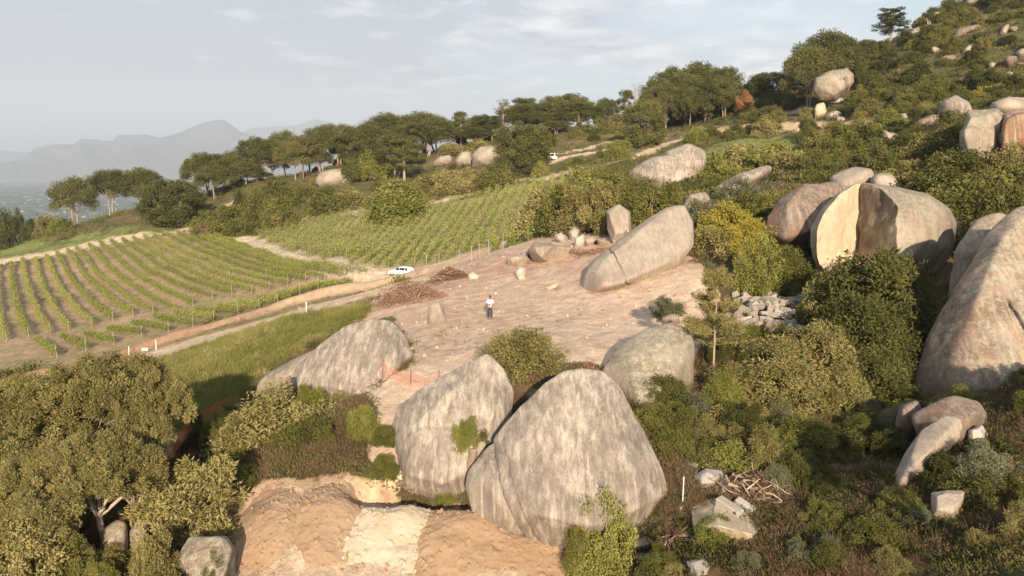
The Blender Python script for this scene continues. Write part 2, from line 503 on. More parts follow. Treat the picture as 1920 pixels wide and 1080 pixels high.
rc = mixn(C(.52, .40, .27), C(.64, .52, .38), sstep(n2 + n3 * .5, -.3, .5))
road(T_far, 6.0, rc, edge=1.2); road(T_mid, 6.5, rc, edge=1.0); road(T_top, 5.0, rc, edge=1.2)
for pl in (T_a, T_b, T_c, T_g): road(pl, 3.4, mixn(rc, scrubc, sstep(n2, 0, .5) * .5), edge=1.2)
road(T_d, 4.2, rc, edge=1.3)
road(T_e, 8.0, mixn(C(.62, .46, .30), C(.40, .21, .12), sstep(n2 + n1, .1, .5)), edge=2.2)
road(T_road, 12, mixn(C(.64, .49, .34), C(.56, .40, .27), sstep(n2, -.2, .5)), edge=1.3)
d, sd, al = seg_dist(x_, y_, BERM)
t = 1 - sstep(d + n3 * .3, 2.8, 4.2)
bc = mixn(C(.36, .215, .13), C(.50, .36, .235), sstep(al + n1 * 12, 35, 75))
col = mixn(col, mixn(bc, C(.30, .15, .08), sstep(n3 + n2, .1, .7) * .5), t)
cls[t > .4] = 4
# clods on bare soil
bare = ((cls == 1) | (cls == 4))
z_ = np.where((cls == 1) & (y_ > 40), zb + (z_ - zb) * .5, z_)
z_ = z_ + np.where(bare, n3 * 0.035 + n2 * 0.05, n3 * 0.08)
# grass swards are soft tussocks
z_ = z_ + np.where(cls == 2, np.abs(n2) * 0.25, 0)
col = np.clip(col * (1 + 0.16 * n3[:, None]), 0.01, 0.9)
ny, nx = len(yv), len(av)
I = np.arange(ny * nx).reshape(ny, nx)
quads = np.stack([I[:-1, :-1], I[:-1, 1:], I[1:, 1:], I[1:, :-1]], -1).reshape(-1, 4)
def soil_mat():
    m, t, out = fresh_mat('soil')
    at = nd(t, 'ShaderNodeVertexColor', layer_name='col')
    g = nd(t, 'ShaderNodeNewGeometry')
    f1 = noise(t, g.outputs['Position'], 5.0, 6, 0.7)
    f2 = noise(t, g.outputs['Position'], 0.9, 6, 0.65)
    k = mth(t, 'MULTIPLY', ramp(t, f1, [(0.25, 0.72), (0.75, 1.28)]), ramp(t, f2, [(0.3, 0.84), (0.7, 1.14)]))
    cc = nd(t, 'ShaderNodeCombineColor')
    for i in range(3): lk(t, k, cc.inputs[i])
    c = mixc(t, 1.0, at.outputs[0], cc.outputs[0], 'MULTIPLY')
    # scattered pale grit
    vor = nd(t, 'ShaderNodeTexVoronoi')
    vor.inputs['Scale'].default_value = 3.1
    lk(t, g.outputs['Position'], vor.inputs['Vector'])
    grit = mth(t, 'MULTIPLY', mth(t, 'LESS_THAN', vor.outputs['Distance'], 0.13), mth(t, 'GREATER_THAN', f2, 0.52))
    c = mixc(t, mth(t, 'MULTIPLY', grit, 0.3), c, (.62, .52, .42))
    pbsdf(t, out, c, 0.95, bumpn(t, mth(t, 'ADD', f1, mth(t, 'MULTIPLY', f2, 1.5)), 0.8, 0.10), 0.1)
    return m
M_soil = soil_mat()
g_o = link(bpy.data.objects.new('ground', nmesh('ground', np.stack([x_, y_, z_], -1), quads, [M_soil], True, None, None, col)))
tag(g_o, kind='structure')
CLS = cls.reshape(ny, nx)
ZG = z_.reshape(ny, nx)
def grid_ij(x, y):
    i = np.clip(np.searchsorted(yv, y), 1, ny - 1)
    a = x / np.maximum(y, 22)
    j = np.clip(((a + 1) / 2 * (nx - 1)).round().astype(int), 0, nx - 1)
    return i, j
def gz(x, y):
    x = np.atleast_1d(np.asarray(x, float)); y = np.atleast_1d(np.asarray(y, float))
    i, j = grid_ij(x, y)
    t = np.clip((y - yv[i - 1]) / (yv[i] - yv[i - 1]), 0, 1)
    return ZG[i - 1, j] * (1 - t) + ZG[i, j] * t
def gcls(x, y):
    i, j = grid_ij(np.atleast_1d(x), np.atleast_1d(y))
    return CLS[i, j]
# ------------------------------------------------------------------ valley floor and mountains
def plain_mat():
    m, t, out = fresh_mat('valley_fields')
    g = nd(t, 'ShaderNodeNewGeometry')
    vor = nd(t, 'ShaderNodeTexVoronoi')
    vor.inputs['Scale'].default_value = 0.0032
    lk(t, mapping(t, g.outputs['Position'], (1, .55, 1)), vor.inputs['Vector'])
    n = noise(t, g.outputs['Position'], 0.004, 6, 0.6)
    c = mixc(t, vor.outputs['Color'], (.15, .165, .115), (.27, .255, .19))
    c = mixc(t, ramp(t, n, [(.42, 0.0), (.6, 1.0)]), c, (.08, .10, .07))
    pbsdf(t, out, c, 0.95, None, 0.05)
    return m
vp = [(-40000, -2000), (60000, -2000), (60000, 60000), (-40000, 60000)]
pl_o = link(bpy.data.objects.new('valley_floor', nmesh('valley_floor', [(a, b, PLAIN_Z) for a, b in vp], [[0, 1, 2, 3]], [plain_mat()])))
tag(pl_o, kind='structure')
M_mtn = plain('mountain_rock', (.13, .13, .10), 0.95, 0.05, var=.35, sc=0.0009)
def mountain(name, crest, Y, depth, seed):
    cx = np.array([c[0] for c in crest], float); cy = np.array([c[1] for c in crest], float)
    pxs = np.linspace(cx[0], cx[-1], 420)
    pys = np.interp(pxs, cx, cy)
    h = np.array([P(a, b, Y)[2] for a, b in zip(pxs, pys)]) - PLAIN_Z
    xs = (pxs - 960) / FPX * Y
    prof = np.linspace(-1, 1, 41)
    V = []
    for k, s in enumerate(prof):
        q = np.stack([xs * 0.0011, np.full_like(xs, s * depth * 0.0011), xs * 0], -1)
        sh = (1 - abs(s)) ** 0.8
        rd = fbm(q, 5, seed, ridged=True)
        zz_ = h * (sh * (1 - .25 * (1 - sh) * 0) + (0.22 * sh * (1 - sh) * 4) * rd)
        zz_ = np.minimum(zz_, h * (0.999 if abs(s) > 0.01 else 1)) - (30 if abs(s) == 1 else 0)
        zz_ += h * 0.012 * fbm(q * 9, 3, seed + 3) * (sh > .97)
        V.append(np.stack([xs * (Y + s * depth) / Y, np.full_like(xs, Y + s * depth), PLAIN_Z + zz_], -1))
    V = np.concatenate(V)
    J = np.arange(41 * 420).reshape(41, 420)
    q4 = np.stack([J[:-1, :-1], J[:-1, 1:], J[1:, 1:], J[1:, :-1]], -1).reshape(-1, 4)
    o = link(bpy.data.objects.new(name, nmesh(name, V, q4, [M_mtn])))
    tag(o, kind='structure')
mountain('mountain_range', [(-500, 300), (-200, 290), (-60, 300), (0, 308), (50, 300), (75, 280), (110, 271), (150, 271), (165, 260), (190, 262), (222, 265), (235, 253), (285, 252), (310, 258), (345, 250), (372, 238), (395, 230), (415, 225), (432, 226), (446, 236), (462, 247), (500, 262), (560, 275), (640, 295), (760, 320)], 12500, 1900, 3)
mountain('distant_mountain_range', [(-700, 300), (-200, 270), (-40, 280), (10, 281), (40, 284), (120, 290), (300, 285), (455, 252), (480, 241), (520, 237), (560, 236), (585, 228), (603, 224), (625, 229), (650, 240), (680, 228), (703, 214), (720, 222), (760, 235), (800, 238), (815, 222), (830, 213), (842, 224), (880, 240), (1000, 250), (1200, 262), (1600, 280)], 17500, 2600, 8)
# ------------------------------------------------------------------ granite
def granite(name, base, dark, pale, lichen=(.36, .37, .28), streak=0.6, patch=0.5, lich=0.35, red=0.0, ym=.3, bd=.06):
    m, t, out = fresh_mat(name)
    g = nd(t, 'ShaderNodeNewGeometry')
    oi = nd(t, 'ShaderNodeObjectInfo')
    off = nd(t, 'ShaderNodeVectorMath', operation='ADD')
    lk(t, g.outputs['Position'], off.inputs[0])
    cbn = nd(t, 'ShaderNodeCombineXYZ')
    for i in range(3): lk(t, mth(t, 'MULTIPLY', oi.outputs['Random'], 40.0), cbn.inputs[i])
    lk(t, cbn.outputs[0], off.inputs[1])
    v = off.outputs[0]
    big = noise(t, v, 0.38, 6, 0.6, 0.4)
    med = noise(t, v, 1.7, 7, 0.65)
    fin = noise(t, v, 11.0, 5, 0.7)
    st = noise(t, mapping(t, v, (2.4, 2.4 * ym, 0.13)), 1.5, 6, 0.65, 0.35)
    st2 = noise(t, mapping(t, v, (4.5, 4.5 * ym, 0.35)), 1.2, 4, 0.6)
    c = mixc(t, ramp(t, mth(t, 'ADD', mth(t, 'MULTIPLY', big, .6), mth(t, 'MULTIPLY', noise(t, v, .13, 3, .5), .4)), [(.38, 0.0), (.60, 1.0)]), dark, base)
    c = mixc(t, mth(t, 'MULTIPLY', ramp(t, mth(t, 'ADD', mth(t, 'MULTIPLY', st, .75), mth(t, 'MULTIPLY', st2, .3)), [(.50, 0.0), (.60, 1.0)]), streak), c, tuple(x * .62 for x in dark))
    c = mixc(t, mth(t, 'MULTIPLY', ramp(t, st, [(.36, 1.0), (.46, 0.0)]), streak * .8), c, pale)
    c = mixc(t, mth(t, 'MULTIPLY', ramp(t, mth(t, 'ADD', mth(t, 'MULTIPLY', big, .72), mth(t, 'MULTIPLY', med, .28)), [(.50, 0.0), (.66, 1.0)]), patch), c, pale)
    nz = nd(t, 'ShaderNodeSeparateXYZ'); lk(t, g.outputs['Normal'], nz.inputs[0])
    up = ramp(t, nz.outputs[2], [(.25, 0.0), (.75, 1.0)])
    sp = ramp(t, noise(t, v, 3.6, 7, 0.75, 0.3), [(.50, 0.0), (.58, 1.0)])
    c = mixc(t, mth(t, 'MULTIPLY', mth(t, 'MULTIPLY', sp, mth(t, 'MULTIPLY_ADD', up, .7, .3)), lich), c, lichen)
    vo = nd(t, 'ShaderNodeTexVoronoi'); vo.inputs['Scale'].default_value = 2.6; lk(t, v, vo.inputs['Vector'])
    sp2 = mth(t, 'MULTIPLY', ramp(t, mth(t, 'ADD', vo.outputs['Distance'], mth(t, 'MULTIPLY', fin, .25)), [(.18, 1.0), (.26, 0.0)]), .22)
    c = mixc(t, sp2, c, (.50, .47, .40))
    if red: c = mixc(t, mth(t, 'MULTIPLY', ramp(t, noise(t, mapping(t, v, (1, 1, .4)), 0.7, 5, .6), [(.48, 0.0), (.6, 1.0)]), red), c, (.33, .14, .06))
    c = mixc(t, mth(t, 'MULTIPLY', ramp(t, noise(t, mapping(t, v, (7, 7 * ym, .5)), 1.3, 4, .6), [(.45, 0.0), (.62, 1.0)]), streak * .45), c, tuple(x * .6 for x in dark))
    k = ramp(t, fin, [(.25, .76), (.75, 1.22)])
    cc = nd(t, 'ShaderNodeCombineColor')
    for i in range(3): lk(t, k, cc.inputs[i])
    c = mixc(t, 1.0, c, cc.outputs[0], 'MULTIPLY')
    h = mth(t, 'ADD', mth(t, 'MULTIPLY', med, .35), mth(t, 'ADD', mth(t, 'MULTIPLY', fin, .6), mth(t, 'MULTIPLY', st2, .35)))
    pbsdf(t, out, c, 0.88, bumpn(t, h, 0.55, bd), 0.18)
    return m
M_g = granite('granite_warm', (.42, .35, .285), (.27, .22, .18), (.58, .50, .41), streak=.7, patch=.4, lich=.15)
M_gl = granite('granite_light', (.41, .335, .265), (.29, .235, .19), (.53, .45, .37), streak=.3, patch=.5, lich=.25)
M_gj = granite('granite_giant', (.36, .285, .22), (.19, .14, .105), (.50, .42, .33), (.40, .40, .28), streak=.45, patch=.45, lich=.7, red=.22)
M_gd = granite('granite_dark', (.27, .20, .165), (.16, .12, .10), (.38, .32, .27), streak=.6, patch=.4, lich=.4, red=.3)
M_gg = granite('granite_lichened', (.32, .265, .205), (.20, .16, .125), (.46, .42, .32), (.40, .40, .28), streak=.28, patch=.45, lich=.75, red=.10)
M_gr = granite('granite_rusty', (.36, .24, .16), (.20, .13, .09), (.48, .38, .28), streak=.6, patch=.4, lich=.2, red=.85)
M_cut = granite('granite_cut_face', (.56, .45, .32), (.47, .37, .26), (.63, .53, .40), (.4, .36, .28), streak=.0, patch=.5, lich=.0, bd=.16)
M_patch = granite('granite_patched_face', (.44, .35, .25), (.13, .10, .075), (.50, .41, .30), (.3, .27, .2), streak=.0, patch=.5, lich=.0, ym=.6, bd=.14)  # right wedge face: tan granite with large dark patches
M_blk = granite('granite_block', (.44, .40, .35), (.34, .30, .26), (.58, .54, .48), streak=.15, patch=.5, lich=.3)
_ico = {}
def ico(n):
    if n not in _ico:
        bm = bmesh.new()
        bmesh.ops.create_icosphere(bm, subdivisions=n, radius=1.0)
        v = np.array([x.co[:] for x in bm.verts])
        f = np.array([[q.index for q in x.verts] for x in bm.faces])
        e = np.array([[q.index for q in x.verts] for x in bm.edges])
        bm.free()
        v /= np.linalg.norm(v, axis=1)[:, None]
        deg = np.bincount(e.ravel(), minlength=len(v))
        _ico[n] = (v, f, e, deg)
    return _ico[n]
def smooth(r, e, deg, k):
    for _ in range(k):
        s = np.bincount(e[:, 0], r[e[:, 1]], len(r)) + np.bincount(e[:, 1], r[e[:, 0]], len(r))
        r = 0.4 * r + 0.6 * s / deg
    return r
def hull_shape(pts, n=5, round_=14, amp=0.0, freq=0.5, seed=0, centre=None, carve=None, cracks=()):
    """rounded rock over the convex hull of pts"""
    bm = bmesh.new()
    for p in pts: bm.verts.new([float(q) for q in p])
    bmesh.ops.convex_hull(bm, input=bm.verts)
    hv = np.array([v.co[:] for v in bm.verts if v.link_faces])
    c = (hv.max(0) + hv.min(0)) / 2 * .5 + hv.mean(0) * .5
    if centre is not None: c = np.array(centre, float)
    nn, dd = [], []
    for f in bm.faces:
        f.normal_update()
        nrm = np.array(f.normal[:])
        if np.linalg.norm(nrm) < .5: continue
        d = float(nrm @ (np.array(f.verts[0].co[:]) - c))
        if d < 0: nrm, d = -nrm, -d
        nn.append(nrm); dd.append(max(d, 0.02))
    bm.free()
    v, f, e, deg = ico(n)
    nn, dd = np.array(nn), np.array(dd)
    if carve is not None:
        v = v - np.array([.05, .38, -.5]); v /= np.linalg.norm(v, axis=1)[:, None]
    r = np.full(len(v), 1e9)
    for a, d in zip(nn, dd):
        q = v @ a
        r = np.minimum(r, np.where(q > 1e-3, d / np.maximum(q, 1e-3), 1e9))
    r0 = r.mean()
    r = np.exp(smooth(np.log(r), e, deg, round_))
    p = c + v * r[:, None]
    if amp:
        q = p * freq + seed * 17.3
        dsp = fbm(q, 5, seed) * amp + fbm(q * .45, 3, seed + 5, ridged=True) * amp * .7
        dsp += fbm(q * 5, 4, seed + 11) * amp * .06
        p = p + v * dsp[:, None]
    for a, b, wd, dp in cracks:
        a, b = np.array(a), np.array(b)
        ab = b - a; L_ = np.linalg.norm(ab); ab = ab / L_
        nr_ = np.cross(ab, [0, 1, 0]); nr_ /= np.linalg.norm(nr_)
        wob = fbm(p * 1.3 + 9, 3, seed + 40) * .14
        ds = (p - a) @ nr_ + wob; al_ = (p - a) @ ab
        g = np.exp(-(ds / wd) ** 2) * sstep(al_, -.3, .3) * (1 - sstep(al_, L_ - .3, L_ + .3)) * (v[:, 1] < .35)
        p = p - v * (g * dp)[:, None]
    if carve is not None:      # a convex notch of half spaces (normal, offset): everything with n.p > d for all of them is removed
        r = np.linalg.norm(p - c, axis=1)
        te = np.zeros(len(v)); ok = np.ones(len(v), bool)
        for a, d in carve:
            q = v @ a; g = d - c @ a
            ok &= q > 1e-4
            te = np.maximum(te, g / np.maximum(q, 1e-4))
        cut = ok & (te < r)
        r2 = np.where(cut, te, r)
        p = c + v * r2[:, None]
        dn = fbm(p * .55, 5, 77) * .16
        p = p + v * (dn * cut)[:, None]
        return p, f, cut
    return p, f, c
def angular(pts, bev=.04, seed=0):
    """faceted broken block: convex hull with chipped edges"""
    bm = bmesh.new()
    for p in pts: bm.verts.new([float(q) for q in p])
    r_ = bmesh.ops.convex_hull(bm, input=bm.verts)
    bmesh.ops.delete(bm, geom=[v for v in bm.verts if not v.link_faces], context='VERTS')
    bmesh.ops.dissolve_limit(bm, angle_limit=R(16), verts=bm.verts, edges=bm.edges)
    if bev: bmesh.ops.bevel(bm, geom=bm.edges[:], offset=bev, segments=1, affect='EDGES', clamp_overlap=True)
    bmesh.ops.triangulate(bm, faces=bm.faces)
    for k in range(2):
        es = [e for e in bm.edges if e.calc_length() > bev * 5]
        if es:
            bmesh.ops.subdivide_edges(bm, edges=es, cuts=1); bmesh.ops.triangulate(bm, faces=[f for f in bm.faces if len(f.verts) > 3])
    bmesh.ops.recalc_face_normals(bm, faces=bm.faces)
    v = np.array([x.co[:] for x in bm.verts]); bm.verts.index_update()
    f = np.array([[q.index for q in x.verts] for x in bm.faces])
    bm.free()
    sz = np.ptp(v, axis=0).mean()
    v = v + fbm(v * 3 / sz, 3, seed)[:, None] * sz * .02 * unit3(len(v), seed)
    return v, f
def unit3(n, seed):
    u = np.random.default_rng(seed).normal(size=(n, 3))
    return u / np.linalg.norm(u, axis=1)[:, None]
ROCKS = []       # footprints for keeping plants off
def rock(name, label, outline, Y, thick, mat, lean=0.0, n=5, round_=10, amp=0.18, freq=0.45, seed=1, cat='boulder', group=None, parent=None, front=.60, sink=0.0, build=True, seat=None, cracks=(), sharp=False, extra=None):
    if seat is None: seat = n <= 5 and name != 'balancing_boulder'
    if seat:
        yb = max(p[1] for p in outline)
        xb = np.mean([p[0] for p in outline if p[1] > yb - 8])
        Yh = hit(xb, yb - 2, False, 24)[1]
        if abs(Yh - Y) < .45 * Y: Y = Yh + lean / 2 + .12 * thick
        sink = max(sink, .22 * thick if Y > 60 else .5)
    ys = np.array([p[1] for p in outline], float)
    cx = np.mean([p[0] for p in outline]); cy = ys.mean()
    y0, y1 = ys.min(), ys.max()
    pts = []
    rj = np.random.default_rng(seed + 900)
    for p in outline:
        jt = rj.uniform(.55, 1.15)
        t = (p[1] - y0) / max(y1 - y0, 1)        # 0 top .. 1 bottom
        Yp = (p[2] if len(p) > 2 else Y) + lean * (0.5 - t)
        q = P(p[0], p[1], Yp)
        if t > .72: q = q - np.array([0, 0, sink])
        pts.append(q)
        for s, k in ((-1, front), (1, .62)):
            if s < 0 and extra is not None: continue
            px_, py_ = cx + (p[0] - cx) * k, cy + (p[1] - cy) * k
            pts.append(P(px_, py_, Yp + s * thick * (.5 * jt if s < 0 else .55)))
        k = .9
        if extra is None: pts.append(P(cx + (p[0] - cx) * k, cy + (p[1] - cy) * k, Yp - thick * .27 * jt))
    for a, b, dY in (extra or ()):
        t = (b - y0) / max(y1 - y0, 1)
        pts.append(P(a, b, Y + lean * (.5 - t) + dY))
    crk = [(P(x0, y0, Y), P(x1, y1, Y), wd, dp) for x0, y0, x1, y1, wd, dp in cracks]
    v, f, c = hull_shape(pts, n, round_, amp, freq, seed, None, None, crk)
    if sharp:
        sz = np.ptp(v, axis=0).mean()
        v, f = angular(np.array(pts) + unit3(len(pts), seed) * sz * .05, sz * .018, seed)
    r = np.abs(v[:, 0] - c[0]).max(), np.abs(v[:, 1] - c[1]).max()
    ROCKS.append((c[0], c[1], r[0], r[1]))
    base = np.array([c[0], c[1], v[:, 2].min()])
    if not build: return v, f, base
    o = bpy.data.objects.new(name, nmesh(name, v - base, f, [mat], not sharp))
    o.location = base
    link(o, parent)
    if parent is None: tag(o, label, cat, group)
    return o
rock('granite_boulder', 'huge grey dome shaped boulder with vertical stains above the sand yard', [(1093,688),(1130,694),(1162,725),(1192,785),(1217,838),(1242,880),(1256,918),(1200,975),(1120,1005),(1040,1008),(1000,985),(930,965),(885,940),(870,915),(873,885),(918,835),(942,805),(975,763),(1020,716),(1058,692)], 33, 2.6, M_g, 4.6, 7, 4, .10, .4, 3, sink=.8, front=.74, cracks=[(1150, 874, 1215, 870, .05, .14), (1000, 872, 1110, 868, .04, .05), (918, 835, 990, 990, .10, .28), (945, 830, 1015, 990, .06, .12), (980, 820, 1030, 985, .05, .06)], extra=[(1098,702,-.35),(1150,780,-1.5),(1185,880,-2.2),(962,842,-1.3),(1008,965,-2.3),(1120,985,-2.6),(1200,950,-2.2),(1030,760,-1.0),(900,900,-.9)])
rock('granite_boulder', 'broad pale grey boulder left of the huge dome boulder, behind the whitish sand pile', [(915,660),(945,690),(965,735),(955,800),(940,850),(900,905),(862,925),(800,925),(742,917),(733,860),(731,800),(748,757),(798,722),(850,692)], 37, 3.0, M_g, 4.6, 7, 5, .10, .4, 5, sink=.8, front=.74, cracks=[(790, 780, 900, 775, .08, .08), (740, 800, 770, 915, .1, .1)], extra=[(905,682,-.4),(845,735,-1.2),(772,800,-1.6),(765,890,-1.9),(900,870,-2.0),(830,905,-2.3),(925,770,-1.4)])
rock('granite_boulder', 'rounded lichen grey boulder behind the right shoulder of the huge dome boulder', [(1262,602),(1292,618),(1302,650),(1300,720),(1280,800),(1210,800),(1150,745),(1127,695),(1155,655),(1208,618)], 41, 3.6, M_gg, 4.0, 6, 4, .12, .4, 6, front=.72, extra=[(1258,622,-.4),(1180,675,-1.5),(1270,700,-1.8),(1200,760,-2.0),(1240,640,-1.1)])
rock('granite_boulder', 'long grey boulder on the left front edge of the cleared terrace', [(700,596),(735,600),(762,630),(776,665),(762,692),(735,742),(700,775),(610,775),(560,745),(555,690),(600,645),(645,612)], 46, 3.6, M_g, 4.0, 7, 5, .12, .4, 7, front=.7, cracks=[(735, 610, 720, 690, .12, .12)], extra=[(700,610,-.3),(650,640,-1.0),(740,640,-1.2),(600,720,-1.8),(700,740,-2.2),(740,690,-1.8)])
rock('rock_ledge', 'low flat tongue of grey rock left of the tree stump below the grass', [(470,722),(500,700),(560,672),(600,650),(640,640),(640,700),(600,740),(540,745),(490,735)], 46.5, 2.6, M_gg, 2.0, 5, 8, .10, .5, 8)
rock('granite_boulder', 'long smooth whaleback boulder cracked near its low left end on the cleared terrace', [(1285,381,71),(1250,387,71),(1200,420,70),(1140,466,68.5),(1108,489,68),(1088,518,67.5),(1086,546,66.5),(1105,559,66),(1150,551,66),(1178,538,66),(1235,518,66.5),(1275,494,67.5),(1303,460,69),(1302,415,70.5)], 68.5, 5.5, M_gl, 1.5, 7, 6, .14, .3, 10, sink=.5, front=.7, cracks=[(1138, 466, 1150, 500, .12, .55), (1150, 500, 1170, 540, .07, .4)])
rock('granite_boulder', 'small grey boulder peeping over the upper end of the whaleback boulder', [(1290,365),(1325,358),(1337,385),(1300,420),(1270,402)], 77, 4, M_g, 0, 4, 5, .15, .4, 11)
rock('granite_boulder', 'grey boulder in front of the wrinkled one above the dry branched bushes', [(1175,322),(1220,298),(1268,288),(1308,310),(1314,342),(1280,352),(1190,350)], 100, 8, M_g, 2, 5, 6, .3, .3, 12)
rock('granite_boulder', 'wrinkled grey boulder topped by the track bend, upper middle of the slope', [(1243,285),(1290,267),(1325,283),(1329,308),(1310,337),(1270,325)], 104, 8, M_g, 1, 5, 5, .3, .3, 13)
rock('rock_outcrop', 'upright pale split rock face standing among the dry branched bushes', [(1136,392),(1160,382),(1180,400),(1189,450),(1150,458),(1140,430)], 93, 3, M_gl, 1, 5, 2, .12, .5, 14, sharp=True)
rock('granite_boulder', 'long grey boulder half buried in pale green bushes above the upper terrace', [(1338,352),(1380,330),(1420,322),(1446,306),(1450,320),(1400,350),(1350,374)], 97, 6, M_g, 0, 5, 6, .2, .4, 15)
rock('granite_boulder', 'brown grey angular boulder left of the boulder with the cut wedge', [(1510,343),(1560,349),(1570,380),(1548,430),(1520,470),(1460,470),(1433,440),(1438,405),(1468,370)], 71, 6, M_gd, 2, 6, 2, .25, .35, 16, cracks=[(1478, 380, 1500, 465, .1, .3), (1550, 375, 1480, 440, .08, .2)], extra=[(1530,360,-1.0),(1555,385,-2.5),(1480,380,-2.5),(1530,430,-3.6),(1470,445,-3.0)])
rock('granite_boulder', 'flat topped brown rock directly behind the left shoulder of the wedge cut boulder', [(1525,346),(1562,343),(1600,352),(1590,400),(1550,410),(1530,380)], 73.5, 4, M_gd, 0, 4, 5, .2, .4, 17)
rock('granite_boulder', 'smooth pink grey boulder behind the top of the wedge cut boulder', [(1556,332),(1600,313),(1636,317),(1643,348),(1600,362),(1562,352)], 77, 6, M_gl, 1, 5, 6, .15, .4, 18)
rock('granite_boulder', 'low rounded boulder just right of the pink grey one behind the wedge cut boulder', [(1632,330),(1670,326),(1693,352),(1670,365),(1640,358)], 79, 5, M_gl, 0, 4, 6, .15, .4, 19)
# the boulder with a quarried wedge
gout = [(1620,343),(1680,350),(1740,363),(1782,390),(1796,420),(1788,465),(1752,510),(1700,540),(1620,560),(1570,540),(1538,508),(1521,462),(1520,430),(1538,392),(1568,363),(1600,347)]
corner, rt, lf = P(1614, 400, 66.6), P(1702, 400, 59.5), P(1525, 400, 63.0)
zc = P(1614, 482, 66.6)[2]
def hplane(a, b, side):
    d = b - a
    q = np.array([d[1], -d[0], 0.0]); q /= np.linalg.norm(q)
    if q @ (side - a) < 0: q = -q
    return q, float(q @ a)
fr = corner + np.array([-3.0, -6, 0])
PR, PL = hplane(corner, rt, fr), hplane(corner, lf, fr)
fl = np.array([0.10, -.25, 1.0]); fl /= np.linalg.norm(fl)
PF = (fl, float(fl @ np.array([corner[0], corner[1], zc])))
gp = []
gcx, gcy = np.mean([p[0] for p in gout]), np.mean([p[1] for p in gout])
for p in gout:
    t_ = (p[1] - 343) / 217
    Yp = 65.5 + 2 * (.5 - t_)
    gp.append(P(p[0], p[1], Yp) - np.array([0, 0, .8 if t_ > .7 else 0]))
    for k, dY in ((.6, -5.0), (.9, -2.6), (.62, 5.0)):
        gp.append(P(gcx + (p[0] - gcx) * k, gcy + (p[1] - gcy) * k, Yp + dY))
gv, gf, gc_ = hull_shape(gp, 7, 6, .14, .3, 20)
gb = np.array([30.5, 65.5, gv[:, 2].min()])
full = nmesh('tmp', gv - gb, gf, [])
out_bm = bmesh.new()
def warp(p):
    w_ = np.stack([fbm(p * .45 + o_, 4, 91 + i) for i, o_ in enumerate((0, 13, 29))], -1) * .55
    return w_ + np.stack([fbm(p * 2.2 + o_, 3, 95 + i) for i, o_ in enumerate((3, 17, 37))], -1) * .05
def piece(cuts):
    """keep n.p < d (sign -1) or n.p > d (sign +1) for every cut plane; cut faces get the pale material"""
    b_ = bmesh.new(); b_.from_mesh(full)
    co_ = np.array([v.co[:] for v in b_.verts]); co_ = co_ + warp(co_)
    for v, c in zip(b_.verts, co_): v.co = c
    for (nrm, d), sg in cuts:
        n_o = nrm * sg
        co = nrm * d - gb
        g_ = bmesh.ops.bisect_plane(b_, geom=b_.verts[:] + b_.edges[:] + b_.faces[:], plane_co=co, plane_no=-n_o, clear_outer=True, clear_inner=False, dist=1e-5)
        ed = [e for e in g_['geom_cut'] if isinstance(e, bmesh.types.BMEdge)]
        r_ = bmesh.ops.triangle_fill(b_, use_beauty=True, use_dissolve=False, edges=ed)
        nf = [x for x in r_['geom'] if isinstance(x, bmesh.types.BMFace)]
        for x in nf:
            x.material_index = 2 if nrm is PR[0] else 1
            x.normal_update()
            if x.normal.dot(Vector(n_o)) > 0: x.normal_flip()
    for k in range(7):
        es = [e for e in b_.edges if e.calc_length() > .28 and e.link_faces and all(f.material_index > 0 for f in e.link_faces) and len(e.link_faces) == 2]
        if not es: break
        bmesh.ops.subdivide_edges(b_, edges=es, cuts=1)
        bmesh.ops.triangulate(b_, faces=[f for f in b_.faces if len(f.verts) > 3])
    co_ = np.array([v.co[:] for v in b_.verts]); q_ = co_.copy()
    for k in range(6): q_ = co_ - warp(q_)
    for v, c in zip(b_.verts, q_): v.co = c
    for x in b_.faces: x.smooth = True
    m_ = bpy.data.meshes.new('tmp'); b_.to_mesh(m_); b_.free()
    out_bm.from_mesh(m_)
piece([(PL, -1)])
piece([(PL, 1), (PR, -1)])
piece([(PL, 1), (PR, 1), (PF, -1)])
sm_ = bpy.data.meshes.new('split_boulder'); out_bm.to_mesh(sm_)
sm_.materials.append(M_gg); sm_.materials.append(M_cut); sm_.materials.append(M_patch)
split = link(bpy.data.objects.new('split_boulder', sm_))
split.location = gb
ROCKS.append((30.5, 65.5, 6, 5))
tag(split, 'great round boulder with a pale quarried wedge cut out of its front', 'boulder')
# giant boulder on the right
rock('granite_boulder', 'gigantic lichen covered boulder filling the right edge of the view', [(1960,372),(1905,392),(1862,430),(1822,490),(1775,572),(1732,650),(1703,720),(1706,752),(1790,755),(1850,760),(2000,770),(2180,740),(2260,600),(2200,460),(2080,390)], 47, 6, M_gj, 6, 7, 6, .25, .25, 21, sink=.6, front=.75, cracks=[(1815, 545, 1822, 745, .16, .45), (1830, 560, 1900, 470, .1, .15), (1900, 600, 1905, 745, .12, .3), (1880, 640, 1960, 600, .06, .1)], extra=[(1930,400,-1.0),(1880,450,-2.2),(1835,560,-3.4),(1780,690,-3.2),(1815,735,-3.9),(1900,735,-4.4),(1990,600,-4.6),(1830,500,-1.6)])
rock('granite_boulder', 'thin shoulder of rock along the upper left side of the gigantic boulder', [(1790,475),(1828,412),(1880,398),(1902,408),(1852,468),(1800,570),(1775,590)], 50.5, 4, M_gg, 1, 5, 6, .2, .4, 22)
rock('granite_boulder', 'humped grey boulder carrying a long slab on its left, lower right slope', [(1745,758),(1790,743),(1836,752),(1854,780),(1845,812),(1790,835),(1728,815),(1702,780)], 33.5, 3, M_gd, 1, 5, 3, .10, .6, 25, sink=.5, extra=[(1790,755,-.3),(1830,775,-1.0),(1760,790,-1.4),(1800,815,-1.6)])
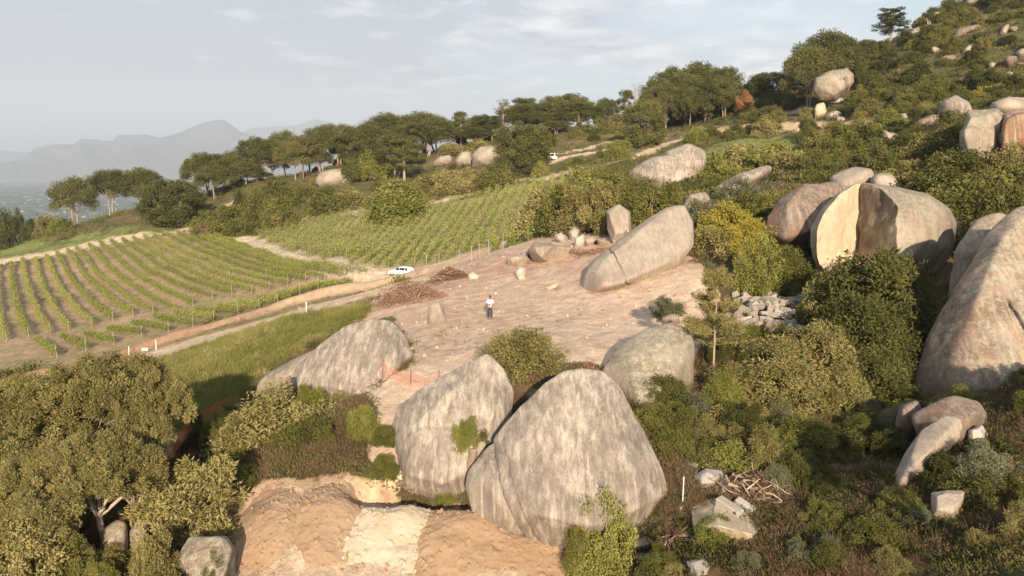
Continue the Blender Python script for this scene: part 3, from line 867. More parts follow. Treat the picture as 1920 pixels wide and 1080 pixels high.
rock('rock_slab', 'long pink slab leaning like a tongue against the humped grey boulder', [(1770,778),(1803,783),(1812,805),(1784,838),(1738,892),(1702,922),(1671,920),(1672,890),(1698,848),(1728,805)], 31.4, 1.5, M_gl, 2.0, 6, 2, .07, .7, 26, cat='rock', sink=.3, extra=[(1790,795,-.5),(1740,850,-.9),(1690,900,-.9),(1710,850,-.7)])
rock('rock', 'dark shaded boulder left of the humped grey boulder in the gully', [(1688,762),(1722,750),(1735,790),(1702,830),(1682,795)], 34.5, 2, M_gd, 0, 5, 6, .1, .6, 27, cat='rock', sink=.5)
rock('rock', 'small white stone perched beside the humped grey boulder', [(1818,806),(1840,798),(1854,812),(1850,828),(1822,830),(1815,818)], 31.4, .9, M_blk, 0, 4, 3, .06, 1.2, 28, cat='rock', sharp=True)
# cliff, upper right
rock('rock_cliff', 'tall grey fluted rock pillar in the upper right cliff', [(1815,208),(1868,205),(1880,220),(1876,300),(1860,345),(1818,330),(1800,300),(1802,250)], 92, 7, M_gg, 1, 6, 1, .45, .45, 29, cat='rock', front=.85, cracks=[(1835, 215, 1845, 320, .3, .5)])
rock('rock_cliff', 'low pale broken rock at the left foot of the grey fluted pillar', [(1776,282),(1800,268),(1806,292),(1790,305),(1778,300)], 90, 2.5, M_blk, 0, 4, 3, .15, .5, 30, cat='rock', sharp=True)
rock('rock_cliff', 'rust stained cliff rock at the right edge beside the grey fluted pillar', [(1882,213),(1920,203),(1975,220),(1980,340),(1905,345),(1875,315),(1872,260)], 90, 8, M_gr, 1, 6, 1, .45, .45, 31, cat='rock', front=.85, cracks=[(1895, 225, 1900, 330, .3, .5)])
rock('granite_boulder', 'flattened boulder lying on top of the upper right cliff', [(1855,196),(1888,182),(1935,186),(1945,205),(1900,214),(1866,210)], 97, 6, M_gl, 0, 5, 6, .2, .4, 32)
rock('granite_boulder', 'domed grey boulder uphill and left of the upper right cliff', [(1758,216),(1768,190),(1792,179),(1816,192),(1826,216),(1790,232)], 112, 7, M_g, 0, 5, 7, .2, .3, 33)
rock('granite_boulder', 'rust brown low boulder below the domed grey boulder on the right slope', [(1700,240),(1730,222),(1760,212),(1765,228),(1720,252)], 106, 5, M_gd, 0, 4, 5, .25, .4, 34)
# balancing rock
bv = rock('balancing_boulder', 'egg shaped boulder with a beaked nose balancing below the two big umbrella pines', [(1528,148),(1555,134),(1588,128),(1600,140),(1601,154),(1590,172),(1565,191),(1537,190),(1524,172)], 192, 9, M_gg, 2, 6, 4, .35, .2, 35, cracks=[(1577, 148, 1584, 176, .5, 2.2)])
rock('rock', 'small pale pillar of rock below the balancing boulder', [(1530,196),(1546,192),(1548,210),(1540,224),(1528,222),(1526,205)], 186, 2.5, M_cut, 0, 4, 3, .25, .4, 36, cat='rock')
rock('granite_boulder', 'smooth light grey oval boulder among low bushes under the pines, left part of the ridge', [(590,336),(600,322),(630,317),(656,318),(669,332),(668,346),(592,346)], 216, 9, M_gl, 0, 5, 6, .3, .2, 37)
rock('granite_boulder', 'largest light grey boulder of the cluster left of the round dark pine', [(883,292),(900,275),(925,274),(937,290),(934,308),(886,306)], 213, 8, M_gl, 0, 5, 5, .3, .2, 38)
rock('granite_boulder', 'small light grey boulder touching the left side of the largest boulder of its cluster', [(853,301),(866,285),(883,283),(886,306),(856,310)], 215, 6, M_gl, 0, 4, 5, .3, .25, 39)
rock('granite_boulder', 'flat pale rock under the pines at the left end of the ridge boulder cluster', [(808,306),(826,292),(846,290),(850,304),(828,312)], 222, 6, M_gl, 0, 4, 5, .3, .25, 40)
rock('rock', 'small pointed grey rock between the low bushes right of the oval boulder', [(702,326),(711,314),(722,322),(724,330),(706,332)], 222, 4, M_gl, 0, 4, 4, .3, .3, 41, cat='rock')
hill = [([(1735,40),(1752,22),(1772,22),(1780,34),(1765,42)], 240, 'reddish domed boulder on the skyline right of the dead trunk'),
 ([(1700,62),(1720,52),(1745,46),(1752,56),(1725,66)], 236, 'pale sloping slab on the skyline beside the dead trunk'),
 ([(1782,74),(1792,56),(1820,48),(1848,43),(1845,52),(1812,62)], 232, 'long pale slab running up the bushy slope below the skyline dome'),
 ([(1872,66),(1880,50),(1894,42),(1890,58),(1882,68)], 238, 'dark wedge of rock high on the right slope'),
 ([(1742,92),(1752,86),(1764,92),(1758,100),(1746,98)], 215, 'small flat grey rock halfway up the bushy slope'),
 ([(1755,118),(1768,105),(1795,103),(1790,116),(1775,124)], 205, 'broad grey slab beside the yellow bush on the slope'),
 ([(1802,100),(1812,88),(1826,80),(1828,92),(1812,102)], 212, 'leaning grey rock above the yellow bush on the slope'),
 ([(1850,122),(1858,116),(1868,118),(1864,126),(1854,126)], 200, 'small round pale stone among shrubs on the upper right slope'),
 ([(1880,112),(1892,104),(1908,106),(1906,118),(1890,124)], 200, 'rounded grey boulder in the cluster near the upper right edge'),
 ([(1884,142),(1892,134),(1900,138),(1896,144)], 192, 'little pale stone below the cluster near the upper right edge'),
 ([(1905,98),(1918,92),(1930,98),(1925,110),(1908,108)], 203, 'pale broken boulder at the extreme upper right edge'),
 ([(1806,6),(1822,-3),(1840,-4),(1838,8),(1815,12)], 262, 'reddish rock at the very top of the skyline'),
 ([(1668,268),(1676,254),(1684,252),(1686,274),(1674,282)], 120, 'small grey upright rock in the scrub left of the domed grey boulder'),
 ([(1706,294),(1716,290),(1722,296),(1718,303),(1708,303)], 105, 'small pale rock on the scrub left of the grey fluted pillar')]
for k, (ol, Y, lb) in enumerate(hill):
    rock('rock', lb, ol, Y, 5 if Y > 150 else 2.5, (M_gl, M_g, M_gd)[k % 3], 0, 4, 4, .3, .3, 50 + k, cat='rock')
# slabs and stones on the terrace
tr = [([(985,466),(1000,456),(1038,454),(1078,468),(1064,484),(1005,486)], 87, 5, M_gl, 'broad flat slab at the back edge of the cleared terrace'),
 ([(948,486),(960,479),(985,478),(993,489),(972,498),(952,497)], 84, 3, M_gl, 'low grey slab at the left end of the stones behind the terrace'),
 ([(975,474),(992,470),(994,480),(982,486)], 84.5, 1.6, M_gl, 'small grey stone between the two flat slabs'),
 ([(1066,436),(1076,425),(1086,432),(1082,450),(1070,448)], 90, 1.6, M_blk, 'tall pale stone standing in the middle of the stone heap'),
 ([(1040,440),(1052,436),(1064,444),(1058,456),(1042,450)], 90, 1.6, M_blk, 'pale stone at the left of the stone heap'),
 ([(1078,445),(1096,438),(1100,452),(1090,466),(1075,462)], 89, 1.8, M_blk, 'angular stone in front of the stone heap'),
 ([(1096,446),(1112,443),(1122,452),(1110,462),(1098,460)], 90, 1.8, M_gl, 'brownish stone at the right of the stone heap'),
 ([(1118,448),(1136,446),(1140,458),(1124,462)], 90, 1.8, M_gl, 'flat stone farthest right behind the stone heap'),
 ([(966,508),(974,500),(986,504),(984,520),(968,520)], 76, 1.2, M_blk, 'pale stone with a square block at its foot on the terrace'),
 ([(970,516),(984,514),(987,524),(972,526)], 74.5, .9, M_cut, 'square whitish block in the middle back of the terrace'),
 ([(877,516),(886,511),(898,516),(897,524),(880,525)], 76, 1.0, M_cut, 'rounded pale stone beside the brush piles'),
 ([(1022,540),(1040,532),(1050,532),(1044,540),(1026,546)], 69, .8, M_cut, 'flat pale stone on the soil left of the whaleback nose'),
 ([(1212,510),(1236,500),(1242,506),(1222,518)], 66, 1.0, M_cut, 'pale flat stone under the whaleback boulder'),
 ([(803,572),(812,566),(824,566),(832,580),(838,604),(802,606)], 62, 1.6, M_gl, 'knobbly pale stump of rock standing alone on the terrace'),
 ([(1240,596),(1256,588),(1272,592),(1274,604),(1246,608)], 52.5, 1.2, M_gg, 'small lichened rock on the terrace above the lichen grey boulder'),
 ([(1300,548),(1312,542),(1322,550),(1314,560),(1302,558)], 58, .8, M_gl, 'small pinkish stone in the scrub right of the terrace')]
for k, (ol, Y, th, mt, lb) in enumerate(tr):
    rock('stone', lb, ol, Y, th, mt, 0, 4, 2 if mt is not M_g else 5, .10, 1.1, 80 + k, cat='stone', sink=.25, sharp=k not in (13, 14))
# rocks of the lower right and lower left
lw = [([(1165,1000),(1195,968),(1268,953),(1290,972),(1292,1006),(1240,1030),(1170,1040)], 29.6, 2.6, M_cut, 5, 1, 'broad pale shelf of rock with a brown ledge line below the huge dome boulder'),
 ([(1296,952),(1330,930),(1400,948),(1434,985),(1424,1018),(1335,1005),(1300,985)], 30.0, 2.6, M_cut, 5, 1, 'low pale rock platform carrying the quarried blocks'),
 ([(1302,892),(1322,878),(1352,884),(1357,896),(1340,912),(1308,908)], 32.2, 1.2, M_blk, 4, 2, 'white angular rock left of the pile of dead branches'),
 ([(1345,905),(1356,897),(1370,900),(1368,920),(1350,927)], 31.4, .8, M_blk, 4, 2, 'grey upright stone between the white angular rock and the quarried blocks'),
 ([(1370,902),(1384,896),(1390,902),(1378,914)], 31.6, .6, M_blk, 4, 2, 'narrow pale stone beside the branch pile'),
 ([(1394,1030),(1412,1020),(1425,1024),(1422,1040),(1404,1048)], 27.9, .8, M_blk, 4, 2, 'grey faceted stone below the rock platform'),
 ([(1288,1054),(1318,1044),(1335,1056),(1332,1076),(1300,1082)], 27.2, 1.1, M_blk, 4, 2, 'white faceted block near the bottom edge of the view'),
 ([(1798,1064),(1850,1054),(1892,1052),(1900,1072),(1890,1092),(1806,1094)], 23.8, 1.0, M_blk, 4, 2, 'long white block in the bottom right corner'),
 ([(1750,925),(1770,918),(1808,922),(1810,940),(1790,972),(1748,970)], 27.8, 1.4, M_gl, 5, 3, 'tan outcrop below the leaning pink slab'),
 ([(1748,912),(1757,906),(1768,910),(1760,924),(1750,924)], 28.6, .6, M_blk, 4, 2, 'small pale stone just above the tan outcrop'),
 ([(1884,846),(1890,842),(1896,850),(1892,856)], 30.5, .4, M_blk, 3, 2, 'tiny white stone near the right edge above the dark groundcover'),
 ([(1906,870),(1914,866),(1922,874),(1914,882)], 29.6, .5, M_blk, 3, 2, 'small white stone at the right edge beside the dark groundcover'),
 ([(1208,940),(1222,930),(1230,945),(1222,962),(1206,960)], 31.2, .6, M_blk, 4, 2, 'pale splinter of rock at the right foot of the huge dome boulder'),
 ([(1270,942),(1282,938),(1284,952),(1274,956)], 31.0, .5, M_blk, 3, 2, 'small square stone near the white pole'),
 ([(1180,1045),(1210,1030),(1222,1040),(1200,1056)], 28.8, .8, M_cut, 4, 3, 'pale sloping rock at the lower left of the broad pale shelf'),
 ([(1286,868),(1300,862),(1316,868),(1306,878)], 33, .8, M_gl, 4, 3, 'small flat rock in the scrub above the white angular rock'),
 ([(183,1040),(198,992),(218,974),(238,978),(241,1040),(222,1056),(190,1054)], 28.6, 1.4, M_gg, 5, 4, 'blocky grey green rock at lower left, left half of a split pair'),
 ([(240,1045),(241,1000),(262,968),(275,970),(278,1000),(264,1044)], 28.5, 1.1, M_gg, 5, 4, 'narrow pointed grey rock at lower left, right half of a split pair'),
 ([(98,1010),(108,980),(128,982),(140,1010),(120,1022)], 29.5, 1.4, M_gd, 4, 4, 'shaded rock behind the white trunk of the foreground tree'),
 ([(60,1050),(80,1012),(130,1004),(170,1020),(180,1060),(90,1090)], 28.8, 1.6, M_gd, 4, 5, 'low brown rock under the foreground trees'),
 ([(330,1040),(360,1002),(425,998),(437,1030),(434,1110),(340,1110)], 28.2, 2.0, M_gg, 4, 5, 'upright grey rock wall between the left shrub and the sand yard'),
 ([(255,910),(270,900),(285,905),(280,925),(262,925)], 32.8, .8, M_gl, 4, 4, 'grey rock glimpsed between the foreground trees and the left shrub')]
for k, (ol, Y, th, mt, n_, rd, lb) in enumerate(lw):
    rock('rock', lb, ol, Y, th, mt, 3.2 if (mt is M_cut and n_ == 5) else .6, n_, rd, .07, 1.2, 110 + k, cat='rock', sink=.5, sharp=mt in (M_blk, M_cut, M_gl) or n_ < 5)
# sand heaps in the yard
def sandmat(name, a, b, c3):
    m, t, out = fresh_mat(name)
    g = nd(t, 'ShaderNodeNewGeometry')
    n1_ = noise(t, g.outputs['Position'], .9, 5, .6); n2_ = noise(t, g.outputs['Position'], 9, 6, .75)
    vo = nd(t, 'ShaderNodeTexVoronoi'); vo.inputs['Scale'].default_value = 4.5; lk(t, g.outputs['Position'], vo.inputs['Vector'])
    c = mixc(t, ramp(t, n1_, [(.35, 0.0), (.65, 1.0)]), a, b)
    c = mixc(t, ramp(t, n2_, [(.4, 0.0), (.75, .5)]), c, c3)
    c = mixc(t, mth(t, 'MULTIPLY', ramp(t, vo.outputs['Distance'], [(.10, 1.0), (.16, 0.0)]), .35), c, c3)
    pbsdf(t, out, c, .95, bumpn(t, n2_, .6, .06), .08)
    return m
M_sw = sandmat('sand_pale', (.48, .39, .28), (.55, .46, .345), (.38, .28, .185))
M_sb = sandmat('sand_brown', (.30, .195, .115), (.37, .25, .16), (.46, .34, .235))
def heap(label, px, py, wpx, dep, H, mat, rz=0.0, seed=1, ridge=0.12):
    c = hit(px, py, False, 24)
    rx = wpx / FPX * c[1] / 2
    n = 150
    g1 = np.linspace(-1.12, 1.12, n)
    A, B = np.meshgrid(g1, g1)
    a, b = A.ravel(), B.ravel()
    lx, ly = a * rx, b * dep
    x = c[0] + lx * math.cos(rz) - ly * math.sin(rz)
    y = c[1] + lx * math.sin(rz) + ly * math.cos(rz)
    p = np.stack([x, y, x * 0], -1)
    aa = np.sign(a) * np.maximum(np.abs(a) - ridge, 0) / (1 - ridge)
    d = np.hypot(aa, b) + fbm(p * .55, 4, seed) * .38
    h = H * np.clip(1 - np.maximum(d, 0) ** 1.25, 0, 1) ** .9
    h = h + (fbm(p * 2.6, 5, seed + 3, ridged=True) * .03 + fbm(p * 5, 5, seed + 4, .65) * .035 + np.maximum(fbm(p * 7, 2, seed + 6) - .42, 0) * .35) * (h > .02) - .12
    h = np.where(d > 1.02, -.6, h)
    z = ground(x, y) + h
    J = np.arange(n * n).reshape(n, n)
    q4 = np.stack([J[:-1, :-1], J[:-1, 1:], J[1:, 1:], J[1:, :-1]], -1).reshape(-1, 4)
    o = bpy.data.objects.new('sand_pile', nmesh('sand_pile', p * [1, 1, 0] + np.stack([x * 0 - c[0], y * 0 - c[1], z - c[2]], -1), q4, [mat]))
    o.location = c
    link(o)
    tag(o, label, 'sand pile')
heap('tan soil heap at the left end of the sand yard', 500, 985, 190, 2.6, .62, M_sb, .1, 154)
heap('tan soil heap between the left end of the yard and the whitish pile', 610, 968, 230, 2.6, .62, M_sb, -.2, 153)
heap('low brown soil heap spreading to the right under the dome boulder', 1010, 1020, 330, 2.4, .5, M_sb, -.35, 152)
heap('brown soil heap touching the right side of the whitish sand pile', 880, 1000, 290, 2.8, .75, M_sb, .1, 151)
heap('bright whitish sand pile in the middle of the yard', 738, 992, 270, 2.5, .72, M_sw, .28, 150)

def slope_rocks(n, seed):
    rs = np.random.default_rng(seed)
    for k in range(n):
        px = rs.uniform(1480, 1915); py = rs.uniform(30, 300)
        if py < 215 - (px - 1480) * .42: continue
        q = hit(px, py, False, 70)
        if q[1] > 262 or q[1] < 80: continue
        s_ = rs.uniform(.7, 2.4)
        pts = rs.normal(size=(14, 3)); pts = pts / np.linalg.norm(pts, axis=1)[:, None] * [s_ * rs.uniform(.8, 1.6), s_, s_ * rs.uniform(.45, .9)]
        v, f = angular(pts, .08 * s_, seed + k) if rs.uniform() < .4 else hull_shape(pts, 4, 4, .08 * s_, .8 / s_, seed + k)[:2]
        o = bpy.data.objects.new('rock', nmesh('rock', v, f, [(M_g, M_gl, M_gd)[k % 3]]))
        o.location = (q[0], q[1], q[2] + s_ * .15 + .3)
        link(o); tag(o, 'small weathered granite rock among the shrubs of the right hand slope', 'rock', 'small rocks scattered on the right hand slope')
        ROCKS.append((q[0], q[1], s_ * 1.2, s_ * 1.2 + 2))
slope_rocks(34, 400)
# ------------------------------------------------------------------ foliage
def leaf_mat(name, c0, c1, c2, hue_var=.35, trans=.13, rough=.7):
    """c0..c2 along the tint attribute; object random nudges it"""
    m, t, out = fresh_mat(name)
    at = nd(t, 'ShaderNodeAttribute', attribute_name='tint')
    oi = nd(t, 'ShaderNodeObjectInfo')
    f = mth(t, 'ADD', at.outputs['Fac'], mth(t, 'MULTIPLY_ADD', oi.outputs['Random'], hue_var, -hue_var / 2), clamp=True)
    c = ramp(t, f, [(0.0, c0), (0.5, c1), (1.0, c2)])
    d = nd(t, 'ShaderNodeBsdfPrincipled')
    lk(t, c, d.inputs['Base Color'])
    d.inputs['Roughness'].default_value = rough
    d.inputs['Specular IOR Level'].default_value = .15
    tr = nd(t, 'ShaderNodeBsdfTranslucent')
    lk(t, c, tr.inputs['Color'])
    mx = nd(t, 'ShaderNodeMixShader')
    mx.inputs[0].default_value = trans
    lk(t, d.outputs[0], mx.inputs[1]); lk(t, tr.outputs[0], mx.inputs[2])
    lk(t, mx.outputs[0], out.inputs[0])
    return m
L_pine = leaf_mat('pine_needles', (0.05, 0.052, 0.016), (0.115, 0.115, 0.034), (0.21, 0.195, 0.065))
L_olive = leaf_mat('olive_leaves', (0.09, 0.082, 0.026), (0.225, 0.195, 0.068), (0.4, 0.335, 0.14))
L_green = leaf_mat('green_leaves', (0.055, 0.058, 0.014), (0.125, 0.125, 0.03), (0.25, 0.225, 0.065))
L_dark = leaf_mat('dark_leaves', (0.03, 0.034, 0.01), (0.075, 0.078, 0.02), (0.16, 0.15, 0.045))
L_grey = leaf_mat('grey_leaves', (0.0880, 0.0920, 0.0480), (0.1520, 0.1520, 0.0800), (0.2320, 0.2240, 0.1360))
L_dry = leaf_mat('dry_twigs', (0.1190, 0.0680, 0.0382), (0.2040, 0.1275, 0.0765), (0.3060, 0.2125, 0.1360), trans=.1)
L_bright = leaf_mat('bright_leaves', (0.09, 0.1, 0.02), (0.18, 0.185, 0.04), (0.32, 0.3, 0.09))
L_vine = leaf_mat('vine_leaves', (0.1, 0.125, 0.028), (0.2, 0.225, 0.048), (0.34, 0.33, 0.1))
L_yel = leaf_mat('yellow_leaves', (.16, .15, .02), (.28, .24, .04), (.42, .34, .06))
L_org = leaf_mat('orange_leaves', (.20, .08, .035), (.34, .15, .06), (.48, .28, .11))
B_grey = plain('bark_grey', (.34, .26, .20), .9, .1, var=.3, sc=3)
B_brown = plain('bark_brown', (.20, .13, .085), .9, .1, var=.3, sc=3)
B_pale = plain('bark_pale', (.42, .35, .28), .85, .1, var=.2, sc=3)
LEAFM = dict(pine=L_pine, olive=L_olive, green=L_green, dark=L_dark, grey=L_grey, dry=L_dry, bright=L_bright, yellow=L_yel, orange=L_org)
def unit(rng, n):
    v = rng.normal(size=(n, 3))
    return v / np.linalg.norm(v, axis=1)[:, None]
def leaves(mb, ctr, out, rng, L, Wd, tint, m=0, outw=.7, jit=.35):
    n = len(ctr)
    ax = out * outw + unit(rng, n)
    ax /= np.linalg.norm(ax, axis=1)[:, None] + 1e-9
    sd = np.cross(ax, unit(rng, n))
    sd /= np.linalg.norm(sd, axis=1)[:, None] + 1e-9
    k = 1 + jit * rng.uniform(-1, 1, n)
    l = (L * k)[:, None] / 2; w = (Wd * k)[:, None] / 2
    nrm = np.cross(ax, sd) * w * .5
    v = np.stack([ctr - ax * l, ctr + sd * w + nrm, ctr + ax * l, ctr - sd * w + nrm], 1).reshape(-1, 3)
    f = np.arange(n * 4).reshape(n, 4)
    mb.add(v, f, np.repeat(np.clip(tint, 0, 1), 4), m)
def clumps(mb, C_, Rr, per, rng, L, Wd, centre, base=.5, m=0, shell=.45, flat=.8, outw=.7, var=.22):
    """C_ clump centres, leaves scattered towards the skin of each clump"""
    n = len(C_)
    Rr = np.full(n, Rr) * rng.uniform(.7, 1.3, n)
    idx = np.repeat(np.arange(n), per)
    u = unit(rng, len(idx))
    r = rng.uniform(0, 1, len(idx)) ** shell
    p = C_[idx] + u * (r * Rr[idx])[:, None] * np.array([1, 1, flat])
    ctint = base + rng.uniform(-var, var, n)
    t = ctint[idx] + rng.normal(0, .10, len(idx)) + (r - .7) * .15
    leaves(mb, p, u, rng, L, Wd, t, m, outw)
def branch(mb, a, b, r0, r1, rng, sag=.15, n=6, m=0, k=6):
    a, b = np.asarray(a, float), np.asarray(b, float)
    t = np.linspace(0, 1, k)[:, None]
    L = np.linalg.norm(b - a)
    off = rng.normal(0, sag * L * .35, 3)
    p = a + (b - a) * t + off * np.sin(t * math.pi) + rng.normal(0, L * .012, (k, 3)) * (t > 0) * (t < 1)
    mb.tube(p, np.linspace(r0, r1, k), n, .5, m)
    return p
def umbrella(seed, h=12.0, w=11.0, n=170, per=120, L=.38, Wd=.13, crown_lo=.42, dome=.50, cr=1.1):
    rng = np.random.default_rng(seed)
    r = w / 2 * .92 * np.sqrt(rng.uniform(0, 1, n))
    th = rng.uniform(0, 2 * math.pi, n)
    lob = 1 + .16 * np.sin(3 * th + seed) + .10 * np.sin(5 * th + seed * 2)
    rr = r * lob
    topz = h * (1 - dome) + h * dome * np.sqrt(np.clip(1 - (r / (w / 2)) ** 2, 0, 1)) - cr * .7
    d = rng.uniform(0, 1, n) ** 1.5
    z = topz - d * (h * .32) - (rng.uniform(0, 1, n) < .12) * h * .10
    z = np.maximum(z, h * crown_lo)
    C_ = np.stack([rr * np.cos(th), rr * np.sin(th), z], -1)
    mb = MB()
    clumps(mb, C_, cr, per, rng, L, Wd, None, .5, shell=.4, flat=.9, outw=.45, var=.30)  # tint spread between clumps stands in for shading among the needles
    tb = MB()
    nt_ = rng.integers(1, 3)
    for q in range(nt_):
        bx = np.array([rng.uniform(-.5, .5), rng.uniform(-.5, .5), -.5])
        fk = np.array([bx[0] + rng.uniform(-.6, .6), bx[1] + rng.uniform(-.4, .4), h * rng.uniform(.28, .42)])
        branch(tb, bx, fk, .20, .14, rng, .08, 7)
        for k in rng.permutation(n)[:13]:
            branch(tb, fk, C_[k] - [0, 0, cr * .3], .085, .03, rng, .18, 5)
    return mb, tb
def roundtree(seed, h=9.0, w=9.0, n=230, per=120, L=.34, Wd=.12, lo=.0, cr=.9, skin=.22):
    rng = np.random.default_rng(seed)
    u = unit(rng, n)
    u = np.sign(u) * np.abs(u) ** .75
    r = rng.uniform(0, 1, n) ** skin
    lob = 1 + .12 * fbm(u * 2.2 + seed, 3, seed)
    hz_ = h * (1 - lo) / 2
    C_ = u * (r * lob)[:, None] * [w / 2 - cr * .6, w / 2 - cr * .6, hz_ - cr * .5] + [0, 0, h - hz_]
    mb = MB()
    clumps(mb, C_, cr, per, rng, L, Wd, None, .45, shell=.35, flat=.8)
    tb = MB()
    for k in rng.permutation(n)[:9]:
        branch(tb, [rng.uniform(-.15, .15), rng.uniform(-.15, .15), -.4], C_[k], .10, .03, rng, .12, 5)
    return mb, tb
def loosepine(seed, h=11.0, w=5.5, n=85, per=100, lo=.25):
    rng = np.random.default_rng(seed)
    z = h * (lo + (1 - lo) * rng.uniform(0, 1, n) ** .8)
    rad = w / 2 * np.sqrt(np.clip(1 - ((z / h - .62) / .52) ** 2, .03, 1)) * rng.uniform(.25, 1, n)
    th = rng.uniform(0, 2 * math.pi, n)
    lean_ = rng.uniform(-.08, .08)
    C_ = np.stack([rad * np.cos(th) + z * lean_, rad * np.sin(th), z], -1)
    C_[:, 2] = np.minimum(C_[:, 2], h - .4)
    mb = MB()
    clumps(mb, C_, .75, per, rng, .36, .11, None, .5, shell=.4, flat=.75, outw=.45)
    tb = MB()
    tb.tube([[0, 0, -.5], [lean_ * h * .4, 0, h * .4], [lean_ * h * .9, 0, h * .92]], [.25, .17, .05], 7)
    for c in C_[:26]:
        zz_ = c[2] * rng.uniform(.72, .95)
        branch(tb, [zz_ * lean_, 0, zz_], c, .07, .02, rng, .1, 4)
    return mb, tb
def baretree(seed, h=10.0, w=6.0, twigs=60, leafy=0):
    rng = np.random.default_rng(seed)
    tb = MB()
    fk = np.array([.2, 0, h * .38])
    branch(tb, [0, 0, -.5], fk, .20, .15, rng, .05, 7)
    ends = []
    for k in range(9):
        th = rng.uniform(0, 2 * math.pi)
        e = np.array([w / 2 * math.cos(th) * rng.uniform(.5, 1), w / 2 * math.sin(th) * rng.uniform(.5, 1), h * rng.uniform(.6, 1)])
        p = branch(tb, fk, e, .12, .03, rng, .12, 5)
        ends.append(e)
        for q in range(twigs // 9):
            s = p[rng.integers(2, 6)]
            branch(tb, s, s + rng.normal(0, w * .12, 3) + [0, 0, h * .08], .03, .012, rng, .1, 3)
    mb = MB()
    if leafy:
        clumps(mb, np.array(ends * 4) + rng.normal(0, .8, (len(ends) * 4, 3)), .7, leafy, rng, .4, .06, None, .5)
    return mb, tb
def shrub(seed, w=3.0, h=2.2, n=45, per=90, L=.16, Wd=.06, cr=.42, stems=7, skin=.25, lobn=2.0, spiky=0.7, var=.22, flat=1.0, base=.5):
    rng = np.random.default_rng(seed)
    u = unit(rng, n)
    u[:, 2] = np.abs(u[:, 2]) * 1.0
    r = rng.uniform(0, 1, n) ** skin
    lob = 1 + .28 * fbm(u * lobn + seed * 3.1, 3, seed)
    C_ = u * (r * lob)[:, None] * [w / 2 - cr * .5, w / 2 - cr * .5, h - cr * .6]
    C_[:, 2] = np.maximum(C_[:, 2], h * .10)
    mb = MB()
    clumps(mb, C_, cr, per, rng, L, Wd, None, base, shell=.45, flat=flat, outw=spiky, var=var)
    for k in range(stems):
        branch(mb, [rng.uniform(-.1, .1) * w, rng.uniform(-.1, .1) * w, -.3], C_[rng.integers(n)], .035 * w / 3, .012, rng, .15, 4, m=1)
    return mb
def twiggy(seed, w=2.2, h=1.3, n=220, m=0):
    """dry brush: only fine twigs"""
    rng = np.random.default_rng(seed)
    mb = MB()
    for k in range(n):
        th = rng.uniform(0, 2 * math.pi); el = rng.uniform(.15, 1.3)
        b0 = np.array([rng.normal(0, w * .18), rng.normal(0, w * .18), -.05])
        L_ = h * rng.uniform(.5, 1.1)
        e = b0 + np.array([math.cos(th) * math.cos(el) * w * .5, math.sin(th) * math.cos(el) * w * .5, math.sin(el) * L_])
        p = branch(mb, b0, e, .010, .004, rng, .2, 3, m, 5)
        mb.t[-1][:] = rng.uniform(0, 1); mb.t[-2][:] = rng.uniform(0, 1)
    C_ = np.stack([rng.normal(0, w * .22, 30), rng.normal(0, w * .22, 30), rng.uniform(.15, .7, 30) * h], -1)
    clumps(mb, C_, .3, 40, rng, .16, .02, None, .5, m)
    return mb
# prototypes of mesh data
PRO = {}
def proto(key, fn, *a, **k):
    if key not in PRO:
        r = fn(*a, **k)
        if isinstance(r, tuple):
            PRO[key] = (r[0] if r[0].n else None, r[1])
        else: PRO[key] = (r, None)
    return PRO[key]
_mesh = {}
def getmesh(key, part, mats, nm):
    kk = (key, part, tuple(m.name for m in mats))
    if kk not in _mesh:
        _mesh[kk] = PRO[key][part].mesh(nm, mats, part == 1)
        co = np.empty(len(_mesh[kk].vertices) * 3, np.float32)
        _mesh[kk].vertices.foreach_get('co', co)
        co = co.reshape(-1, 3)
        _mesh[kk]['ext'] = [float(np.percentile(np.abs(co[:, 0]), 98)) * 2, float(np.percentile(co[:, 2], 99.5))]
    return _mesh[kk]
PLANTS = []
def ext(key, nm, mats):
    p = 0 if PRO[key][0] is not None else 1
    return getmesh(key, p, mats[p], nm)['ext']
def put(key, name, label, cat, px, top, wpx, Y, leaf, bark=None, group=None, rz=None, zoff=0.0, base=None, hmin=.3, seed=0, lift=None):
    """a plant standing at distance Y with its top at pixel row `top` and its width wpx pixels"""
    x = (px - 960) / FPX * (Y * ca - (0) * sa)
    t = P(px, top, Y)
    x = t[0]
    gzv = float(gz(x, Y)[0]) if base is None else base
    h = max(t[2] - gzv, hmin)
    w = wpx / FPX * Y
    if rz is None: rz = (px * 7.13 + top * 3.7) % 6.283
    bark = bark or B_brown
    mats = ([leaf, bark], [bark])
    ew, eh = ext(key, name, mats)
    sc = (w / ew, w / ew, h / eh)
    has_tr = PRO[key][1] is not None
    if not has_tr:
        hs = float(np.clip(h, .62 * w, 1.7 * w))
        gzv = t[2] - hs
        sc = (w / ew, w / ew, hs / eh)
    if not has_tr:
        o = bpy.data.objects.new(name, getmesh(key, 0, mats[0], name))
        o.location = (x, Y, gzv); o.rotation_euler = (0, 0, rz); o.scale = sc
        link(o)
        tag(o, label, cat, group)
    else:
        o = empty(name, (x, Y, gzv), rz)
        o.scale = sc
        tag(o, label, cat, group)
        if PRO[key][0] is not None:
            link(bpy.data.objects.new('crown', getmesh(key, 0, mats[0], 'crown')), o)
        link(bpy.data.objects.new('trunk', getmesh(key, 1, mats[1], 'trunk')), o)
    PLANTS.append((x, Y, w / 2))
    return o
for s in range(4): proto(('umb', s), umbrella, 10 + s)
for s in range(2): proto(('umbd', s), umbrella, 20 + s, 13, 12, 210, 100, .42, .13, .26, .64, 1.05)
for s in range(2): proto(('rnd', s), roundtree, 30 + s)
for s in range(2): proto(('loose', s), loosepine, 40 + s)
